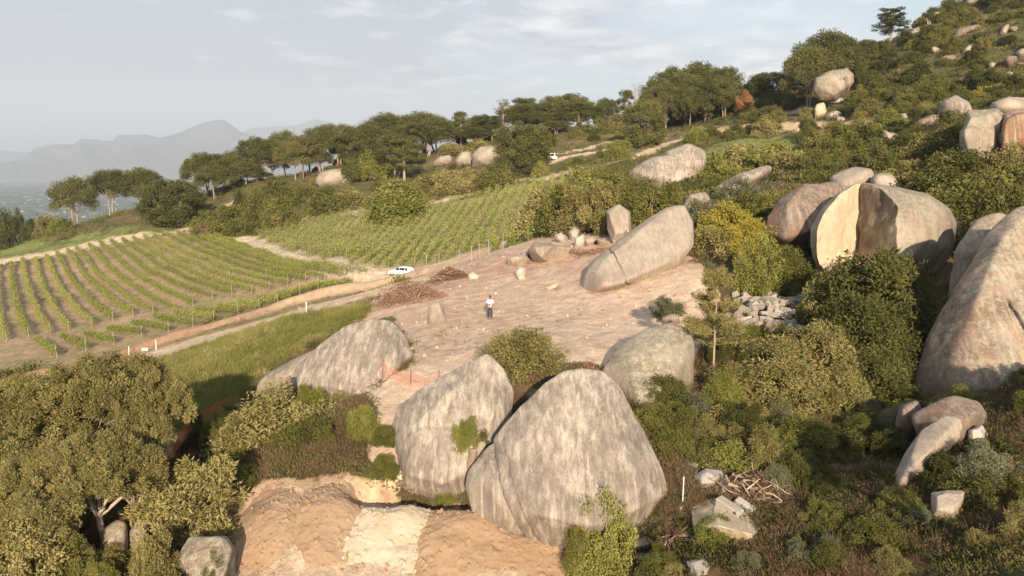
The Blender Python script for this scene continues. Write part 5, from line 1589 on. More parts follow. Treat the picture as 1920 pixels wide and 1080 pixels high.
cover('heath', 'low brownish heath covering the slopes', 'heath', 15000, 18, .5, .9, .38, .10, leaf_mat('heath_leaves', (.10, .08, .04), (.17, .135, .075), (.26, .22, .14)), (0,), 66, 290, -.8, .9, 202)
cover('gully_undergrowth', 'mixed green undergrowth filling the gully and banks', 'undergrowth', 9000, 80, .42, .6, .13, .045, leaf_mat('undergrowth_leaves', (.05, .05, .018), (.115, .105, .038), (.22, .185, .075)), (5,), 23, 66, -.8, .97, 203, (.25, -.2))
cover('dry_undergrowth', 'dry brown grass and twigs between the bushes and rocks', 'dry grass', 10000, 60, .38, .45, .28, .016, L_dry, (5,), 23, 60, -.8, .97, 204, (.3, -.15), 1.6)
cover('grass', 'fresh green grass beside the dirt road', 'grass', 14000, 60, .55, .6, .40, .025, leaf_mat('grass_blades', (.12, .13, .03), (.21, .22, .055), (.36, .31, .12), trans=.3), (2,), 45, 110, -.75, -.1, 205, None, 1.8)
cover('dry_stalks', 'dry pale grass stalks among the green grass', 'dry grass', 4500, 40, .5, .6, .45, .018, leaf_mat('dry_stalk', (.30, .23, .11), (.42, .33, .17), (.55, .45, .26)), (2,), 45, 110, -.75, -.1, 215, (.2, -.05), 1.9)
cover('meadow_grass', 'green meadow grass on the far strip beyond the vineyard', 'grass', 6000, 26, .3, .8, .4, .05, L_bright, (2,), 100, 260, -.75, .5, 206, None, 1.8)
cover('vineyard_weeds', 'thin weeds growing on the vineyard soil', 'weeds', 7000, 14, .12, .8, .22, .05, L_bright, (3,), 85, 215, -.75, .12, 207, (.08, -.05), 1.5)
cover('verge_weeds', 'rough weeds on the banks of the dirt road', 'weeds', 2500, 40, .3, .5, .3, .03, L_olive, (6,), 60, 110, -.75, .1, 209, (.3, -.1), 1.4)
cover('terrace_weeds', 'sparse weeds and root litter scattered on the cleared terrace', 'weeds', 700, 22, .12, .35, .22, .02, L_dry, (1,), 42, 95, -.3, .3, 208, (.2, .12), 1.2)
# ------------------------------------------------------------------ vineyard rows
M_post = plain('post_wood', (.38, .33, .26), .85, .1)
M_white = plain('white_paint', (.80, .79, .75), .5, .3, var=.03)
tops = [(22,497),(43,490),(67,487),(87,482),(107,477),(127,472),(143,468),(167,463),(187,459),(208,456),(230,452),(250,449),(270,446),(290,444),(313,442),(333,440),(356,440),(378,443),(402,447)]
bots = [(55,637),(95,630),(131,624),(173,615),(213,607),(252,598),(288,592),(328,587),(366,577),(402,567),(438,560),(474,556),(509,549),(543,541),(578,535),(612,529),(648,524),(672,520),(694,517)]
tops = [(22 - 23 * k, 497 + 5 * k) for k in range(6, 0, -1)] + tops
bots = [(55 - 42 * k, 637 + 9 * k) for k in range(6, 0, -1)] + bots
nrow = len(tops)
def resample(pl, step):
    pl = np.array(pl, float)
    d = np.r_[0, np.cumsum(np.hypot(*np.diff(pl[:, :2], axis=0).T))]
    s = np.arange(0, d[-1], step)
    return np.stack([np.interp(s, d, pl[:, 0]), np.interp(s, d, pl[:, 1])], -1)
def leafrow(pts, rng, per_m, mb, hc=1.0, hr=.48, wr=.22, L=.21, Wd=.12, gaps=True):
    """pts: xy samples 1 m apart"""
    n = int(len(pts) * per_m)
    t = rng.uniform(0, len(pts) - 1.001, n)
    i = t.astype(int); f = (t - i)[:, None]
    xy = pts[i] * (1 - f) + pts[i + 1] * f
    if gaps:
        k = fbm(np.stack([t * .8, t * 0 + pts[0, 0], t * 0], -1), 3, 7) > -.68
        xy, t = xy[k], t[k]; n = len(xy)
    zg = gz(xy[:, 0], xy[:, 1])
    z = zg + hc + np.clip(rng.normal(0, .5, n), -1, 1.2) * hr
    side = rng.normal(0, wr, (n, 2))
    c = np.stack([xy[:, 0] + side[:, 0], xy[:, 1] + side[:, 1], z], -1)
    o = np.stack([side[:, 0], side[:, 1], (z - zg - hc)], -1) * 1.5 + [0, 0, .35]
    leaves(mb, c, o, rng, L, Wd, rng.uniform(.25, .85, n) + (z - zg - hc) * .25, 0, .6)
def bez(a, m, b, n=24):
    t = np.linspace(0, 1, n)[:, None]
    a, m, b = map(np.array, (a, m, b))
    return a * (1 - t) ** 2 + 2 * m * t * (1 - t) + b * t ** 2
posts = []
for k in range(nrow):
    a, b = tops[k], bots[k]
    kk = max(0, (k - 4) / 20)
    mid = ((a[0] + b[0]) / 2 - 16 - 26 * kk, (a[1] + b[1]) / 2 + 4 + 14 * kk)
    line = [hit(x, y, False, 90)[:2] for x, y in bez(a, mid, b)]
    pts = resample(line, 1.0)
    if len(pts) < 4: continue
    mb = MB()
    r_ = np.random.default_rng(300 + k)
    leafrow(pts, r_, 84, mb)
    for i in range(0, len(pts), 2):
        x, y = pts[i]; z = float(gz(x, y)[0])
        mb.tube([[x, y, z - .1], [x + .04, y, z + .55], [x, y, z + .95]], [.045, .035, .03], 4, .4, 1)
    o = mb.build('vine_row', [L_vine, B_brown], None, False)
    tag(o, f'long trellised vine row in the left vineyard, {ORD[k]} row from the left', 'vine row', 'long vine rows of the left vineyard')
    posts.append((pts[-1], 1.75, f'pale trellis post at the near end of {ORD[k]} long vine row from left')); posts.append((pts[0], 1.6, f'pale trellis post at the far end of {ORD[k]} long vine row from left'))
    if k % 2 == 0:
        for q in range(12, len(pts) - 6, 22): posts.append((pts[q], 1.7, f'pale trellis post within the {ORD[k]} long vine row from the left'))
# short rows along the road
A2 = [(210,540),(345,520),(480,500),(610,470),(750,445),(870,415),(980,385),(1100,365),(1215,345),(1330,325),(1440,305),(1550,285),(1660,262),(1760,240)]
B2 = [(322,612),(490,580),(645,545),(805,505),(952,478),(1087,445),(1212,412),(1343,375),(1470,348),(1575,318),(1698,290),(1800,262),(1900,232),(1985,212)]
for k, (a, b) in enumerate(zip(A2, B2)):
    a = (a[0] / 3, 460 + a[1] / 3 + 7); b = (b[0] / 3, 460 + b[1] / 3 + 5)
    line = [hit(x, y, False, 90)[:2] for x, y in bez(a, ((a[0] + b[0]) / 2, (a[1] + b[1]) / 2 + 1), b, 8)]
    pts = resample(line, .6)
    if len(pts) < 4: continue
    mb = MB()
    leafrow(pts, np.random.default_rng(400 + k), 84, mb, gaps=False)
    for i in range(0, len(pts), 3):
        x, y = pts[i]; z = float(gz(x, y)[0])
        mb.tube([[x, y, z - .1], [x + .03, y, z + .9]], [.04, .03], 4, .4, 1)
    o = mb.build('vine_row', [L_vine, B_brown], None, False)
    tag(o, f'short bright vine row end beside the soil bank, {ORD[k]} short row from the left', 'vine row', 'short vine rows along the soil bank')
    posts.append((pts[-1], 1.9, f'pale trellis post ending the {ORD[k]} short vine row beside the soil bank'))
def post_mesh(h, r=.042):
    mb = MB()
    mb.tube([[0, 0, -.3], [0, 0, h]], [r, r * .9], 7)
    return mb.mesh('vineyard_post', [M_post])
pm = post_mesh(1.0)
r_ = np.random.default_rng(9)
def addpost(x, y, h, lab, grp, me=None, mat=None, name='vineyard_post'):
    o = bpy.data.objects.new(name, me or pm)
    o.location = (x, y, float(gz(x, y)[0])); o.scale = (1, 1, h)
    o.rotation_euler = (r_.uniform(-.05, .05), r_.uniform(-.05, .05), 0)
    link(o); tag(o, lab, 'post', grp)
    return o
for p, h, lb in posts:
    addpost(p[0], p[1], h * r_.uniform(.9, 1.1), lb, 'trellis posts of the left vineyard')
# ---- right vineyard: single staked vines
VR = PG['vine_r']
p0, p1 = hit(640, 398, False, 90)[:2], hit(600, 480, False, 90)[:2]
dr = (p1 - p0) / np.linalg.norm(p1 - p0)
dv = np.array([.05, 1.0]); dv /= np.linalg.norm(dv)
du = np.array([dv[1], -dv[0]])
c0 = VR.mean(0)
cand = []
for i in range(-45, 46):
    for j in range(-75, 76):
        q = c0 + du * (i * 2.15 + .5 * math.sin(j * .05)) + dv * (j * 1.35 + (i % 2) * .6)
        cand.append(q)
cand = np.array(cand) + r_.normal(0, .09, (len(cand), 2))
ok = inpoly(cand[:, 0], cand[:, 1], VR) & (gcls(cand[:, 0], cand[:, 1]) == 3)
cand = cand[ok]
drop = fbm(np.stack([cand[:, 0], cand[:, 1], cand[:, 0] * 0], -1) * .09, 3, 12) + r_.uniform(-.3, .3, len(cand))
cand = cand[drop > -.55]
cand = cand[np.argsort(cand[:, 1])]
print('vines', len(cand))
def vine_mb(seed, mb=None, at=(0, 0, 0), s=1.0, n=60):
    mb = mb or MB()
    rr = np.random.default_rng(seed)
    g = rr.normal(0, 1, (n, 3)) * [.24, .24, .36] * s
    c = g + [0, 0, .80 * s]
    leaves(mb, c + np.array(at), g + [0, 0, .3], rr, .28, .15, rr.uniform(.2, .8, n) + g[:, 2] * .3, 0, .6)
    mb.tube(np.array([[0, 0, -.1], [.02, 0, .6 * s]]) + at, [.025, .02], 4, .5, 1)
    mb.tube(np.array([[.06, 0, -.1], [.06, 0, 1.35 * s]]) + at, [.022, .02], 4, .5, 2)
    return mb
vm = [vine_mb(500 + k).mesh('vine', [L_vine, B_brown, M_post], False) for k in range(5)]
for k, q in enumerate(cand[:300]):
    o = bpy.data.objects.new('vine', vm[k % 5])
    s = r_.uniform(.8, 1.3)
    o.location = (q[0], q[1], float(gz(q[0], q[1])[0])); o.scale = (s, s, s); o.rotation_euler = (0, 0, r_.uniform(0, 6.28))
    link(o); tag(o, 'young staked vine in the lower part of the right vineyard', 'vine', 'young staked vines of the right vineyard')
mb = MB()
for k, q in enumerate(cand[300:]):
    s = r_.uniform(1.0, 1.5)
    vine_mb(600 + k, mb, (q[0], q[1], float(gz(q[0], q[1])[0])), s, 48)
tag(mb.build('distant_vines', [L_vine, B_brown, M_post], None, False), 'young staked vines covering the upper part of the right vineyard', 'vines', None, 'stuff')
for k, (x, y) in enumerate(sorted([(884,484),(900,478),(917,472),(943,461),(862,488),(823,490),(800,494),(778,498),(640,497),(655,504)])):
    h = hit(x, y + 6, False, 80)
    addpost(h[0], h[1], 1.9, f'pale post at the lower edge of the right vineyard, {ORD[k]} from the left', 'posts at the lower edge of the right vineyard')
for x, y, lb in [(242, 668, 'slim white marker post at the near edge of the dirt road, left one'), (293, 656, 'slim white marker post at the near edge of the dirt road, right one'), (575, 590, 'slim white marker post by the dirt road above the grass')]:
    h = hit(x, y, False, 60)
    addpost(h[0], h[1], 1.25, lb, None, None, None, 'marker_post').data = (lambda m: (m.materials.clear(), m.materials.append(M_white), m)[2])(post_mesh(1.0, .06))
# little white board beside the road
h = hit(272, 664, False, 60)
r0 = empty('sign_board', (h[0], h[1], float(gz(h[0], h[1])[0])), .1)
tag(r0, 'small blank white board on low legs beside the dirt road', 'sign')
mb = MB(); mb.box((0, 0, .55), (.75, .03, .4)); mb.build('board', M_white, r0)
for s in (-.3, .3):
    mb = MB(); mb.tube([[s, .03, -.2], [s, .03, .6]], .02, 5); mb.build('leg', M_post, r0)
# ------------------------------------------------------------------ cars
M_car = fresh_mat('car_paint')
pbsdf(M_car[1], M_car[2], (.82, .82, .80), .25, None, .5); M_car = M_car[0]
M_glass = fresh_mat('car_glass'); pbsdf(M_glass[1], M_glass[2], (.02, .025, .03), .06, None, .6); M_glass = M_glass[0]
M_tyre = plain('tyre_rubber', (.03, .03, .03), .85, .2)
M_rim = plain('rim_metal', (.5, .5, .5), .35, .5, .6)
M_red = plain('tail_light_red', (.55, .03, .02), .2, .5)
M_lamp = plain('lamp_glass', (.75, .75, .72), .15, .6)
def car(label, at, rz, pitch, van=False):
    root = empty('parked_car', at, rz)
    root.rotation_euler = (pitch, 0, rz)
    tag(root, label, 'car')
    L, Wd = (4.4, 1.75) if van else (4.0, 1.7)
    # side profile, y forward: (y, z of roof line), bottom at .28
    if van: prof = [(-L/2, .75), (-L/2 + .05, 1.25), (-L/2 + .18, 1.72), (-.6, 1.80), (.35, 1.76), (1.15, 1.12), (1.9, .98), (L/2 - .02, .75)]
    else: prof = [(-L/2, .72), (-L/2 + .06, 1.02), (-L/2 + .42, 1.42), (-.5, 1.50), (.15, 1.46), (.95, 1.02), (1.65, .90), (L/2 - .02, .66)]
    ys = np.linspace(-L / 2, L / 2, 41)
    top = np.interp(ys, [p[0] for p in prof], [p[1] for p in prof])
    V = []
    ring = 14
    for y, zt in zip(ys, top):
        e = 1 - .10 * abs(y / (L / 2)) ** 4
        belt = min(.98 if van else .92, zt - .02)
        w = Wd / 2 * e
        wt = w * (.80 if zt > belt + .25 else .95)
        half = [(0, .26), (w * .9, .26), (w, .40), (w * 1.0, .70), (w * .985, belt), (wt, zt - .07), (wt * .86, zt), (0, zt)]
        pr = [(x, z) for x, z in half] + [(-x, z) for x, z in half[-2:0:-1]]
        V += [(x, y, z) for x, z in pr]
    V = np.array(V); n = len(pr)
    J = np.arange(len(V)).reshape(-1, n)
    q = np.stack([J[:-1], np.roll(J, -1, 1)[:-1], np.roll(J, -1, 1)[1:], J[1:]], -1).reshape(-1, 4)
    mb = MB(); mb.add(V, q)
    for r, rev in ((J[0], 0), (J[-1], 1)):
        m = len(mb.v[0]); c = V[r].mean(0)
        mb.add(np.vstack([V[r], c]), [[i, (i + 1) % n, n] for i in range(n)])
    mb.build('body', M_car, root)
    belt = .98 if van else .92
    zt_ = 1.72 if van else 1.42
    def pane(nm, y0, y1, y0t, y1t, s):
        w0, w1 = Wd / 2 * .985 + .006, Wd / 2 * .80 + .035
        z0, z1 = belt + .03, zt_ - .06
        mb = MB(); v = np.array([[s * w0, y0, z0], [s * w0, y1, z0], [s * w1, y1t, z1], [s * w1, y0t, z1]])
        mb.add(v if s > 0 else v[::-1], [[0, 1, 2, 3]]); mb.build(nm, M_glass, root, False)
    for s in (-1, 1):
        if van:
            pane('side_window', -1.95, -1.0, -1.85, -1.0, s); pane('side_window', -.92, -.05, -.92, -.05, s); pane('side_window', .03, 1.0, .03, .45, s)
        else:
            pane('side_window', -1.55, -1.0, -1.3, -1.0, s); pane('side_window', -.92, -.1, -.92, -.1, s); pane('side_window', -.02, .85, -.02, .25, s)
    yb, yt = (-L/2 + .05, -L/2 + .17) if van else (-L/2 + .13, -L/2 + .40)
    mb = MB(); mb.add([[-.62, yb - .03, belt + .12], [.62, yb - .03, belt + .12], [.55, yt - .03, zt_ - .07], [-.55, yt - .03, zt_ - .07]], [[0, 1, 2, 3]]); mb.build('rear_window', M_glass, root, False)
    ya, yc = (1.12, .42) if van else (.92, .22)
    mb = MB(); mb.add([[-.66, ya + .03, belt + .16], [.66, ya + .03, belt + .16], [.56, yc + .03, zt_ + .0], [-.56, yc + .03, zt_ + .0]], [[3, 2, 1, 0]]); mb.build('windscreen', M_glass, root, False)
    for s in (-1, 1):
        mb = MB(); mb.box((s * .68, -L/2 + .02, .93), (.2, .08, .28)); mb.build('tail_light', M_red, root, False)
        mb = MB(); mb.box((s * .62, L/2 - .06, .68), (.3, .1, .15)); mb.build('headlight', M_lamp, root, False)
        for y in (-1.25, 1.3):
            w = empty('wheel', (s * (Wd / 2 - .09), y, .31)); w.parent = root
            mb = MB(); mb.tube([[-.1, 0, 0], [-.09, 0, 0], [.09, 0, 0], [.1, 0, 0]], [.24, .31, .31, .24], 18); mb.build('tyre', M_tyre, w)
            mb = MB(); mb.tube([[-.11, 0, 0], [.11, 0, 0]], [.19, .19], 14); mb.build('rim', M_rim, w)
    mb = MB(); mb.box((0, -L/2 + .0, .52), (1.5, .14, .22)); mb.build('bumper', M_car, root)
    return root
c = hit(752, 519, False, 90)
gpt = lambda x, y: np.array([x, y, float(gz(x, y)[0])])
car('white hatchback parked on the track behind the soil bank', gpt(c[0], c[1] + 1.0), R(68), R(0))
c2 = hit(1029, 302, False, 150)
car('white van like car far up the slope beside the round dark pine', gpt(c2[0], c2[1]) + np.array([0, 0, .15]), R(62), 0, True)
# ------------------------------------------------------------------ the person
M_skin = plain('skin', (.20, .11, .07), .6, .3)
M_shirt = plain('white_shirt', (.82, .82, .80), .8, .2, var=.04)
M_jean = plain('dark_jeans', (.035, .045, .07), .85, .2, var=.2)
M_shoe = plain('brown_shoes', (.10, .06, .04), .6, .3)
M_hair = plain('black_hair', (.02, .016, .014), .8, .2)
M_phone = plain('phone_black', (.03, .03, .03), .3, .5)
def skin_obj(name, verts, edges, rad, mat, parent, root_i=0, sub=2):
    me = bpy.data.meshes.new(name)
    me.from_pydata([tuple(v) for v in verts], edges, [])
    o = bpy.data.objects.new(name, me)
    link(o, parent)
    bm_ = bmesh.new(); bm_.from_mesh(me)
    lay = bm_.verts.layers.skin.verify()
    bm_.verts.ensure_lookup_table()
    for v, r in zip(bm_.verts, rad):
        v[lay].radius = (r, r) if np.isscalar(r) else r
        v[lay].use_root = v.index == root_i
    bm_.to_mesh(me); bm_.free()
    o.modifiers.new('skin', 'SKIN').use_smooth_shade = True
    sm = o.modifiers.new('sub', 'SUBSURF'); sm.levels = sub; sm.render_levels = sub
    me.materials.append(mat)
    bpy.context.view_layer.update()
    ev = o.evaluated_get(bpy.context.evaluated_depsgraph_get())
    m2 = bpy.data.meshes.new_from_object(ev)
    m2.materials.clear(); m2.materials.append(mat)
    o.modifiers.clear(); o.data = m2
    for p in m2.polygons: p.use_smooth = True
    return o
ph = hit(919, 598, False, 40)
person = empty('person', gpt(ph[0], ph[1]), R(-8))
tag(person, 'person in a white shirt and dark jeans on the cleared terrace, hands at waist', 'person')
V = [(0,0,.95),(0,.0,1.12),(0,.01,1.30),(0,.0,1.45),(0,-.01,1.53),(0,-.02,1.62),(0,-.02,1.70)]
Rd = [(.15,.11),(.145,.10),(.17,.11),(.12,.09),(.055,.055),(.075,.09),(.07,.085)]
E = [(0,1),(1,2),(2,3),(3,4),(4,5),(5,6)]
def chain(start, pts, rads):
    i = start
    for p, r in zip(pts, rads):
        V.append(p); Rd.append(r); E.append((i, len(V) - 1)); i = len(V) - 1
    return i
for s in (-1, 1):
    chain(0, [(s*.10,0,.86),(s*.11,-.02,.50),(s*.12,.02,.10),(s*.12,-.02,.05),(s*.125,-.13,.035)], [.095,.062,.042,.045,.035])
    w = chain(3, [(s*.17,0,1.42),(s*.27,.03,1.17),(s*.17,-.17,1.08),(s*.07,-.24,1.11)], [.055,.042,.034,.028])
    h = chain(w, [(s*.035,-.27,1.125)], [(.034,.02)])
    for q in range(4): chain(h, [(s*(.02-.012*q),-.31+.006*q,1.14+.014*q-.02),(s*(-.005-.008*q),-.33+.006*q,1.15+.014*q-.02)], [.010,.008])
    chain(w, [(s*.05,-.26,1.15),(s*.03,-.29,1.17)], [.011,.009])
skin_obj('body', V, E, Rd, M_skin, person)
sV = [(0,0,.90),(0,.0,1.0),(0,.0,1.12),(0,.01,1.30),(0,.0,1.46)]; sR = [(.175,.135),(.172,.132),(.17,.128),(.195,.135),(.10,.09)]; sE = [(0,1),(1,2),(2,3),(3,4)]
for s in (-1, 1):
    i = len(sV); sV += [(s*.18,0,1.41),(s*.245,.02,1.24),(s*.262,.025,1.20)]; sR += [.078,.066,.066]; sE += [(3,i),(i,i+1),(i+1,i+2)]
skin_obj('shirt', sV, sE, sR, M_shirt, person, 3)
tV = [(0,0,.94),(0,0,.88)]; tR = [(.165,.125),(.15,.12)]; tE = [(0,1)]
for s in (-1, 1):
    i = len(tV); tV += [(s*.10,0,.80),(s*.11,-.02,.50),(s*.12,.015,.12)]; tR += [.105,.078,.066]; tE += [(1,i),(i,i+1),(i+1,i+2)]
skin_obj('trousers', tV, tE, tR, M_jean, person, 1)
for s in (-1, 1): skin_obj('shoe', [(s*.12,.04,.045),(s*.123,-.05,.045),(s*.126,-.15,.035)], [(0,1),(1,2)], [.05,.052,.042], M_shoe, person, 1)
skin_obj('hair', [(0,.025,1.70),(0,-.01,1.745),(0,-.06,1.73)], [(0,1),(1,2)], [(.075,.08),(.075,.07),(.06,.03)], M_hair, person, 1)
mb = MB(); mb.box((0, -.325, 1.16), (.075, .012, .15)); o = mb.build('phone', M_phone, None, False, (0, 0, 0))
o.matrix_world = person.matrix_basis @ o.matrix_world; tag(o, 'small dark phone held in front by the person on the terrace', 'phone')
person.scale = (1.03, 1.03, 1.03)
# ------------------------------------------------------------------ rubble, blocks, brush piles, stumps, fences
def block(label, c, size, seed, mat=M_blk, rot=None, grp=None, name='stone_block', amp=.05):
    r_b = np.random.default_rng(seed)
    x, y, z = np.array(size) / 2
    pts = np.array([[a * x, b * y, d * z] for a in (-1, 1) for b in (-1, 1) for d in (-1, 1)]) * r_b.uniform(.78, 1.1, (8, 3))
    v, f = angular(pts, .035, seed)
    o = bpy.data.objects.new(name, nmesh(name, v, f, [mat], False))
    o.location = c; o.rotation_euler = rot if rot is not None else tuple(r_b.uniform(-.5, .5, 3) * [1, 1, 6])
    link(o); tag(o, label, 'stone block', grp)
    return o
M_rub = granite('granite_rubble', (.36, .31, .255), (.27, .23, .19), (.46, .41, .35), streak=.1, patch=.5, lich=.1)
rr = np.random.default_rng(77)
RB = np.array(hitxy([(1392, 560), (1455, 535), (1500, 560), (1500, 625), (1450, 632), (1385, 622), (1375, 600)], 40))
k = 0; lst = []
ctr = RB.mean(0)
while k < 95:
    q = ctr + (RB[rr.integers(len(RB))] - ctr) * rr.uniform(0, 1.0)
    q = q + rr.normal(0, .3, 2)
    if any(np.hypot(*(q - w_)) < .45 for w_ in lst): 
        if rr.uniform() < .93: continue
    lst.append(q); k += 1
    d_ = np.hypot(*(q - ctr))
    sz = (rr.uniform(.5, 1.25), rr.uniform(.35, .6), rr.uniform(.28, .5))
    block('grey angular granite block lying in the rubble heap below the wedge cut boulder', (q[0], q[1], float(gz(q[0], q[1])[0]) + .15 + max(0, .9 - d_ * .28) * rr.uniform(.4, 1)), sz, 700 + k, M_rub, None, 'granite blocks of the rubble heap')
def qblock(label, px, py, Y, size, rot, seed):
    p = P(px, py, Y)
    return block(label, p, size, seed, M_blk, rot, None, 'quarried_block', .02)
qblock('long squared grey block lying on the rock platform', 1366, 952, 29.3, (1.15, .46, .48), (.05, .28, -.75), 801)
qblock('shorter squared grey block lying right behind the long squared block', 1396, 950, 29.7, (.9, .34, .40), (.1, .30, -.85), 802)
# brush piles of roots and branches
M_root = plain('root_wood', (.27, .16, .11), .9, .1, var=.35, sc=2)
M_root2 = plain('pale_wood', (.58, .42, .29), .85, .1, var=.2, sc=2)
def brush(label, px, py, wpx, H, nst, seed, mats, lmax=2.2, name='brush_pile', pale=.12, flat=.6):
    c = hit(px, py, False, 24)
    rx = wpx / FPX * c[1] / 2
    rb = np.random.default_rng(seed)
    mb = MB()
    for k in range(nst):
        q = rb.normal(0, .42, 2); q = q / max(1, np.hypot(*q))
        dd = np.hypot(*q)
        z = H * (1 - dd) * rb.uniform(.1, 1.0)
        az = rb.uniform(0, 6.28); el = rb.normal(0, .35)
        L_ = rb.uniform(.35, 1) * lmax
        m0 = np.array([q[0] * rx, q[1] * rx * flat, z])
        d_ = np.array([math.cos(az) * math.cos(el), math.sin(az) * math.cos(el), math.sin(el)]) * L_ / 2
        a, b = m0 - d_, m0 + d_
        for e in (a, b):
            e[2] = max(e[2], float(gz(c[0] + e[0], c[1] + e[1])[0]) - c[2] + .02)
        th = rb.uniform(.012, .04) if rb.uniform() > pale else rb.uniform(.05, .10)
        branch(mb, a, b, th, th * .4, rb, .35, 5, 1 if rb.uniform() < pale * 1.6 else 0, 6)
    # fine twigs and dead leaves
    n = nst * 26
    q = rb.normal(0, .45, (n, 2)); q /= np.maximum(1, np.hypot(q[:, 0], q[:, 1]))[:, None]
    z = H * (1 - np.hypot(q[:, 0], q[:, 1])) * rb.uniform(0, 1, n) ** .6
    cc = np.stack([q[:, 0] * rx, q[:, 1] * rx * flat, z], -1)
    gg = gz(c[0] + cc[:, 0], c[1] + cc[:, 1]) - c[2]
    cc[:, 2] += gg + .03
    leaves(mb, cc, rb.normal(size=(n, 3)) * [1, 1, .4], rb, .42, .022, rb.uniform(0, 1, n), 2, 1.0)
    o = mb.build(name, mats, None, True)
    o.location = c
    tag(o, label, 'brush pile')
L_red = leaf_mat('dead_twigs', (.19, .10, .065), (.31, .185, .125), (.44, .31, .22), trans=.05)
brush('big pile of reddish roots and branches on the left of the terrace', 765, 562, 150, 1.9, 230, 1, [M_root, M_root2, L_red], 2.6)
brush('lower pile of brown brushwood right behind the big root pile', 840, 524, 90, 1.4, 110, 2, [M_root, M_root2, L_dry], 2.2)
brush('pile of grey dead branches beside the rock platform', 1425, 925, 120, .8, 190, 3, [B_grey, M_root2, L_dry], 1.7, pale=.1, flat=.9)
brush('small heap of reddish debris below the lichen grey boulder', 1100, 690, 60, .3, 40, 4, [M_root, M_root2, L_red], .8)
brush('small brushwood heap beside the dirt road near the white board', 235, 680, 26, .6, 30, 5, [M_root, M_root2, L_red], 1.0)
brush('scatter of dead branches in front of the stone heap', 1110, 475, 90, .25, 50, 6, [M_root, M_root2, L_red], 1.8)
brush('scatter of thin dead branches at the bottom near the pincushion bush', 1270, 1020, 70, .4, 40, 7, [M_root, B_grey, L_dry], 1.2)
# stumps
def stump(label, px, py, Y, h, r, seed, lean_=(0, 0)):
    p = onrock(px, py) if Y is None else P(px, py, Y)
    mb = MB(); rb = np.random.default_rng(seed)
    n = 20; z = np.linspace(-.3, h, 10)
    th = np.arange(n) * 2 * math.pi / n
    V = []
    for zz in z:
        rr_ = r * (1 + .35 * math.exp(-max(zz, 0) * 5)) * (1 + .10 * np.sin(th * 4 + 1) + .05 * np.sin(th * 9))
        V.append(np.stack([rr_ * np.cos(th) + lean_[0] * zz, rr_ * np.sin(th) + lean_[1] * zz, np.full(n, zz)], -1))
    V = np.concatenate(V)
    J = np.arange(len(V)).reshape(10, n)
    q = np.stack([J[:-1], np.roll(J, -1, 1)[:-1], np.roll(J, -1, 1)[1:], J[1:]], -1).reshape(-1, 4)
    root = empty('tree_stump', p); tag(root, label, 'tree stump')
    mb.add(V, q); mb.build('bark', M_bark, root)
    m2 = MB(); m2.add(np.vstack([V[-n:], V[-n:].mean(0) + [0, 0, .02]]), [[i, (i + 1) % n, n] for i in range(n)]); m2.build('cut_top', M_root2, root, False)
M_bark = plain('rough_bark', (.27, .19, .14), .95, .05, var=.45, sc=9)
stump('thick sawn tree stump in front of the low rock tongue', 536, 738, 43.6, 1.05, .30, 1)
stump('weathered stump lodged in the cleft left of the huge dome boulder', 884, 874, None, .75, .17, 2, (.15, .0))
# orange net fence
M_net = fresh_mat('orange_net')
def netmat(name, col):
    m, t, out = fresh_mat(name)
    g = nd(t, 'ShaderNodeTexCoord')
    v = mapping(t, g.outputs['UV'], (1, 1, 1))
    b = nd(t, 'ShaderNodeBsdfPrincipled'); b.inputs['Base Color'].default_value = (*col, 1); b.inputs['Roughness'].default_value = .7
    lk(t, b.outputs[0], out.inputs[0])
    return m
M_net = netmat('orange_plastic_net', (.75, .30, .20))
M_net2 = netmat('red_orange_plastic', (.55, .13, .05))
M_green = netmat('green_shade_net', (.05, .22, .17))
M_rust = plain('rusty_iron', (.22, .10, .06), .8, .3)
def netfence(label, pts, hgt, mat, sag, mesh=True, cell=.11, pmat=None, ppx=None):
    """strands of plastic between iron stakes; pts = (px, py, Y) of the foot"""
    W_ = []
    for x, y, Y in pts:
        p = P(x, y, Y); W_.append(p)
    root = empty('net_fence', W_[0]); tag(root, label, 'fence')
    o0 = W_[0]
    for p in W_:
        mb = MB(); mb.tube([p - o0 + [0, 0, -.4], p - o0 + [.02, 0, hgt + .15]], .022, 5); mb.build('stake', pmat or M_rust, root)
    mb = MB()
    for a, b in zip(W_[:-1], W_[1:]):
        L_ = np.linalg.norm(b - a); n = max(int(L_ / cell), 3)
        t_ = np.linspace(0, 1, n + 1)
        base = a[None] * (1 - t_[:, None]) + b[None] * t_[:, None] - o0
        dr_ = sag * np.sin(t_ * math.pi)
        rows = int(hgt / cell)
        for r in range(rows + 1):
            hh = hgt * r / rows
            zz = hh * (1 - dr_ * .75) + .03 * np.sin(t_ * 19 + r)
            p = base + np.stack([0 * t_, -dr_ * .25 * hh, zz], -1)
            mb.tube(p, .010, 3)
        if mesh:
            for i in range(n + 1):
                k_ = 1 - dr_[i] * .75
                mb.tube([base[i], base[i] + [0, 0, hgt * k_]], .006, 3)
    mb.build('net', mat, root)
netfence('sagging orange net fence on iron stakes at the front of the terrace', [(717, 704, 43.5), (770, 722, 42), (823, 727, 41.5)], .85, M_net, .45)
netfence('red orange plastic barrier running along the shaded grass', [(432, 765, 49), (408, 778, 46.5), (362, 800, 42.5), (335, 840, 38.5), (300, 880, 35.5)], .8, M_net2, .2, cell=.09)
netfence('short green net strip beside the dark bush above the sand yard', [(392, 880, 36), (418, 918, 33.5)], .7, M_green, .1, cell=.06)
mb = MB(); mb.tube([[0, 0, -.3], [.02, 0, .95]], .022, 6)
p = P(1280, 935, 30.9); o = mb.build('white_pole', M_white, None, True, p); tag(o, 'short white plastic pole at the right foot of the huge dome boulder', 'pole')
h = hit(1071, 290, False, 150)
